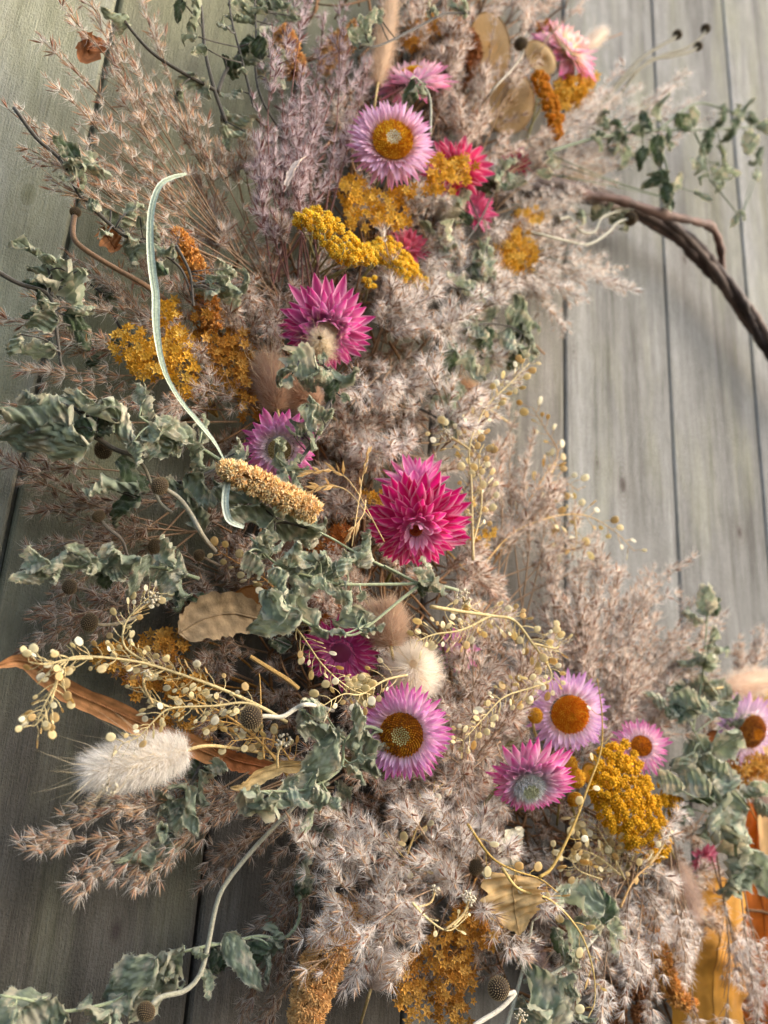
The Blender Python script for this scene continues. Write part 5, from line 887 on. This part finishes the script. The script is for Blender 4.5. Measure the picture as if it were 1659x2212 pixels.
seedhead('crumpled violet-grey bud in the bottom middle', 1082, 2045, 13, [(1085, 2020), (1095, 1990), (1100, 1960, .04)], .08, (170, 150, 120), .0007)

# little white crumb clusters
def crumbs(label, x, y, rpx, h, stem):
    c = P(x, y, h); s = px(x, y, h) * rpx; r = thing('crumb_cluster', label, 'seed cluster', c, 'small white crumb clusters')
    v = np.array([(1, 0, 0), (-1, 0, 0), (0, 1, 0), (0, -1, 0), (0, 0, 1), (0, 0, -1)]) * .2; f = np.array([(0, 2, 4), (2, 1, 4), (1, 3, 4), (3, 0, 4), (2, 0, 5), (1, 2, 5), (3, 1, 5), (0, 3, 5)])
    me = B().add(v, f, lin((226, 214, 186))).mesh('crumb', M_FLORET)
    for k in range(30):
        d = nrm(R.normal(size=3)); part('crumb', me, r, m4(basis(nrm(R.normal(size=3))), d * s * R.uniform(.5, 1), s * R.uniform(.7, 1.3)))
    part('stem', B().tube(PS([(x, y, h)] + stem, 10, h), .0006, lin((186, 160, 110)), 5).mesh('stem', M_STEM, org=c), r)
crumbs('white crumb cluster left of the heart-shaped tan leaf', 1014, 1940, 18, .105, [(1000, 1975), (960, 2010)])
crumbs('faint white crumb cluster in the reed tufts further left', 940, 1922, 12, .095, [(930, 1950), (900, 1960)])
crumbs('white crumb cluster at the front of the large bunny tail', 236, 1700, 20, .08, [(235, 1670), (250, 1610)])
crumbs('white crumbs in the middle of the left golden spray', 315, 1458, 13, .085, [(310, 1480), (330, 1520)])
crumbs('cream crumb tip of the standing golden branch', 330, 1295, 20, .08, [(310, 1310), (285, 1330)])
crumbs('cream crumb cluster beside the grey seed head and the tan curl', 612, 1600, 18, .085, [(600, 1630), (600, 1660)])
crumbs('cream crumb cluster on top of the tall peppergrass stem', 965, 940, 16, .08, [(990, 955), (1015, 970)])
crumbs('small cream crumb cluster by the hanging cream bunny tail', 1438, 1798, 13, .09, [(1430, 1830), (1400, 1870)])
crumbs('cream crumbs between the biggest magenta flower and the dense pod spray', 1000, 1290, 20, .09, [(1010, 1310), (1040, 1325)])
crumbs('cream crumbs at the bottom edge by the pale curled leaves', 1125, 2195, 14, .1, [(1120, 2215), (1110, 2240)])

# ------------------------------------------------------------------ broad dry leaves, discs, blade, ribbon
def strap(name, label, cat, pts, widths, col, m, h=.05, cup=.4, twist=0., wave=.1, nv=9, edge=None, rib=.0, face=BACK, streak=.18):
    path = PS(pts, 34, h); org = path[0]; t = nrm(np.gradient(path, axis=0)); n = len(path); pm = px(pts[0][0], pts[0][1], h); W = np.interp(np.linspace(0, 1, n), np.linspace(0, 1, len(widths)), widths) * pm / 2
    V = np.zeros((n, nv, 3)); C = np.zeros((n, nv, 3)); c = lin(col); ph = R.uniform(0, 6)
    for i in range(n):
        nz = nrm(face - t[i] * face.dot(t[i])); s = np.cross(t[i], nz); a = twist * i / n; s2 = s * math.cos(a) + nz * math.sin(a); n2 = -s * math.sin(a) + nz * math.cos(a)
        for j in range(nv):
            v = -1 + 2 * j / (nv - 1); jag = 1 + wave * (.5 * math.sin(i * .9 + j) + .6 * R.normal()) if abs(v) > .9 else 1
            V[i, j] = path[i] - org + s2 * v * W[i] * jag + n2 * W[i] * (cup * v * v + wave * (math.sin(i * .5 + v * 2) * .5 + .35 * math.sin(i * 1.3 - v * 5 + ph) + .12 * R.normal()) + rib * math.cos(v * 12))
            C[i, j] = c * (1 + streak * math.sin(j * 2.7 + .1 * i) ) * (lin(edge) / c if edge is not None and abs(v) > .9 else 1)
    b = B().add(V.reshape(-1, 3), gridf(n, nv), C.reshape(-1, 3)); r = thing(name, label, cat, org); part('blade', b.mesh('blade', m), r)
    k = nv // 2; mid = V[:, k] + np.array([nrm(face - t[i] * face.dot(t[i])) for i in range(n)]) * .0003
    part('midrib', B().tube(mid, np.linspace(.0007, .0002, n) * (1 if pm * max(widths) > .006 else .4), c * .8, 4).mesh('midrib', m), r); return r
strap('dried_strap_leaf', 'long tan dried strap leaf pointing left with a curled tip under the golden sprays', 'dry leaf', [(480, 1640), (420, 1612), (350, 1585), (250, 1535), (150, 1490), (80, 1440), (40, 1425), (-5, 1438)], [30, 48, 52, 52, 48, 40, 30, 10], (196, 140, 92), M_TAN, .055, .35, .35, .12, rib=.04)
strap('dried_strap_leaf', 'short orange-brown dried leaf behind the round end of the large white bunny tail', 'dry leaf', [(600, 1660), (540, 1650), (480, 1632), (410, 1600)], [20, 40, 44, 30], (186, 120, 76), M_TAN, .04, .3, .2, .1)
strap('dried_curl_leaf', 'cream-tan curled leaf strip below the grey seed head', 'dry leaf', [(760, 1640), (690, 1650), (610, 1655), (560, 1672), (525, 1695), (498, 1700)], [14, 26, 30, 34, 26, 6], (206, 178, 126), M_TAN, .075, .5, .7, .2)
strap('dried_pointed_leaf', 'pointed tan leaf lying in the hollow under the curled leaves', 'dry leaf', [(555, 1335), (500, 1325), (445, 1335), (400, 1360), (385, 1368)], [60, 96, 96, 60, 4], (176, 152, 118), M_TAN, .04, .25, .1, .08)
strap('dried_heart_leaf', 'crumpled tan heart-shaped leaf in the bottom middle', 'dry leaf', [(1110, 1890), (1108, 1920), (1110, 1950), (1115, 1985), (1122, 2020)], [110, 128, 120, 74, 6], (206, 172, 118), M_TAN, .095, .18, .1, .22)
strap('dried_curl_leaf', 'pale curled dry leaf just above the heart-shaped tan leaf', 'dry leaf', [(1120, 1890), (1100, 1850), (1110, 1810), (1130, 1790)], [26, 44, 40, 10], (204, 196, 170), M_TAN, .08, .5, .6, .2)
strap('dried_curl_leaf', 'small white papery curl at the foot of the mauve reeds', 'dry leaf', [(618, 402), (632, 372), (645, 352), (662, 338)], [10, 18, 16, 4], (226, 206, 190), M_TAN, .08, .6, 1.2, .2)
strap('dried_curl_leaf', 'brown withered leaf at the top left caught in the reeds', 'dry leaf', [(225, 90), (205, 100), (190, 110), (175, 88)], [14, 52, 56, 12], (172, 112, 70), M_TAN, .05, .6, .4, .2)
strap('dried_curl_leaf', 'orange-brown withered leaf under the crinkled leaves of the grass blade', 'dry leaf', [(225, 490), (235, 515), (250, 535), (262, 530)], [20, 46, 40, 8], (188, 128, 82), M_TAN, .055, .6, .6, .3)
strap('dried_curl_leaf', 'peach papery curl right of the golden sprays by the shaded flower', 'dry leaf', [(800, 1530), (790, 1500), (782, 1475), (800, 1460)], [20, 44, 40, 10], (206, 184, 130), M_TAN, .08, .7, .8, .2)
BL = [(402, 376), (372, 384), (345, 402), (328, 450), (324, 510), (328, 580), (336, 640), (336, 700), (346, 770), (362, 820), (392, 870), (430, 915), (462, 955), (487, 1000)]
strap('grass_blade', 'long pale blue-green grass blade bent over in an arch at the left', 'grass blade', BL, [6, 10, 12, 13, 14, 16, 16, 16, 12, 10, 10, 12, 9, 4], (176, 188, 164), M_HSTEM, .088, .35, 1.0, .05, 9, edge=(214, 220, 204), rib=.10, streak=.12)
strap('grass_blade', 'short hooked end of a pale blade left of the tucked mint leaves', 'grass blade', [(500, 1010), (490, 1050), (486, 1090), (496, 1125), (526, 1140)], [12, 15, 15, 14, 8], (196, 204, 186), M_HSTEM, .095, .5, .6, .05, 7)
strap('grass_blade', 'cut straw stalk lying in the dark gap beneath the fork', 'straw', [(540, 1420), (580, 1445), (620, 1470), (645, 1490)], [10, 11, 11, 11], (186, 150, 84), M_HSTEM, .06, -1.2, 0, .02, 7)
def disc_leaf(label, x, y, rx, ry, rot, h, col, face=(0, 0, 1)):
    c = P(x, y, h); s = px(x, y, h); Bf = basis(vdir(*face), UPV); ca, sa = math.cos(rot), math.sin(rot); r = thing('seed_disc', label, 'seed disc', c); V = []
    for i in range(7):
        for a in np.linspace(0, 6.2832, 28): q = i / 6; u, v = rx * q * math.cos(a), ry * q * math.sin(a); V.append(Bf @ np.array(((u * ca - v * sa), (u * sa + v * ca), 4 * math.sin(q * 3 + a) + 5 * (1 - q * q))) * s)
    part('membrane', B().add(V, gridf(7, 28), lin(col)).mesh('membrane', M_POD), r); a = np.linspace(0, 6.2832, 36); ring = np.array([Bf @ np.array((rx * math.cos(q) * ca - ry * math.sin(q) * sa, rx * math.cos(q) * sa + ry * math.sin(q) * ca, 4 * math.sin(3 + q))) * s for q in a])
    part('rim', B().tube(ring, .0006, lin(col) * .7, 5).mesh('rim', M_POD), r)
disc_leaf('tall oval tan seed disc behind reeds at the top', 1058, 100, 44, 78, .1, .05, (206, 170, 116))
disc_leaf('large oval tan seed disc below the round one at the top right', 1100, 220, 56, 78, -.3, .045, (202, 166, 110), (.2, .1, 1))
disc_leaf('round tan seed disc left of the top right pink flower', 1168, 124, 32, 42, .5, .055, (210, 176, 118), (.3, .1, 1))
disc_leaf('orange-brown round seed disc beside the pointed tan leaf', 545, 1312, 52, 46, .3, .038, (186, 126, 62))
disc_leaf('brown seed disc in the shade behind the curled leaves of the fork', 610, 1190, 36, 44, .3, .03, (150, 112, 84))
disc_leaf('yellow rounded petal-like disc at the right edge above the lilac flower', 1648, 1520, 34, 40, .2, .05, (240, 206, 110))
disc_leaf('small orange-yellow disc between the button blooms', 1275, 1672, 16, 22, .2, .07, (232, 170, 60))
disc_leaf('brown rounded dry petal left of the right-edge flower', 1546, 1605, 22, 26, .2, .05, (176, 110, 60))
# golden ribbon and orange ribbon at the bottom right
strap('ribbon', 'broad golden yellow ribbon hanging at the bottom right corner', 'ribbon', [(1570, 1900, .04), (1560, 1980, .045), (1548, 2060, .05), (1540, 2140, .05), (1540, 2260, .05)], [110, 150, 160, 156, 150], (194, 138, 50), M_SILK, .045, -.22, .1, .08, 21, rib=.015, streak=.06)
strap('ribbon', 'orange ribbon at the right edge behind the golden one', 'ribbon', [(1640, 1740, .03), (1632, 1850, .03), (1650, 1980, .035), (1655, 2100, .035), (1660, 2260, .035)], [60, 90, 110, 120, 120], (196, 104, 30), M_SILK, .03, .25, -.3, .1, 21, rib=.02, streak=.06)
strap('ribbon', 'pale peach petal strip at the right edge above the orange ribbon', 'ribbon', [(1655, 1500, .04), (1668, 1600, .04), (1665, 1780, .04), (1690, 1900, .04)], [50, 60, 60, 60], (232, 190, 130), M_SILK, .03, .25, 0, .08, 9)
# oat-like wisps left of the big magenta flower
def oat(label, pts, n=8, h=.1):
    path = PS(pts, 20, h); org = path[0]; r = thing('oat_wisp', label, 'grass wisp', org, 'straw-coloured grass wisps'); c = lin((214, 184, 130)); part('stem', B().tube(path, np.linspace(.0004, .0002, 20), c, 4).mesh('stem', M_STEM, org=org), r)
    b = B(); L = .009; W = .0011; v = np.array([(0, 0, 0), (-W, 0, L * .4), (W, 0, L * .4), (0, W, L * .4), (0, -W, L * .4), (0, 0, L)]); b.add(v, [(0, 3, 1), (0, 2, 3), (1, 3, 5), (3, 2, 5), (0, 1, 4), (0, 4, 2), (1, 5, 4), (4, 5, 2)], c); me = b.mesh('husk', M_POD, smooth=False); t = nrm(np.gradient(path, axis=0))
    for k in range(n): i = int(8 + 11 * k / n); part('husk', me, r, m4(basis(nrm(t[i] + R.normal(size=3) * .3)), path[i] - org, R.uniform(.7, 1.1)))
oat('straw wisp drooping right of the peach tassel', [(830, 1170), (770, 1060), (730, 1020), (690, 1018), (655, 1025)], 12)
oat('upright straw wisp left of the biggest magenta flower', [(760, 1180), (772, 1100), (785, 1020), (797, 965)], 8)
oat('straw wisp with pale husks hanging by the left rim of the biggest magenta flower', [(790, 1080), (785, 1110), (765, 1140), (750, 1160)], 8)
oat('thin straw wisp above the peach tassel end', [(800, 1120), (750, 1060), (700, 1050), (665, 1065)], 10)
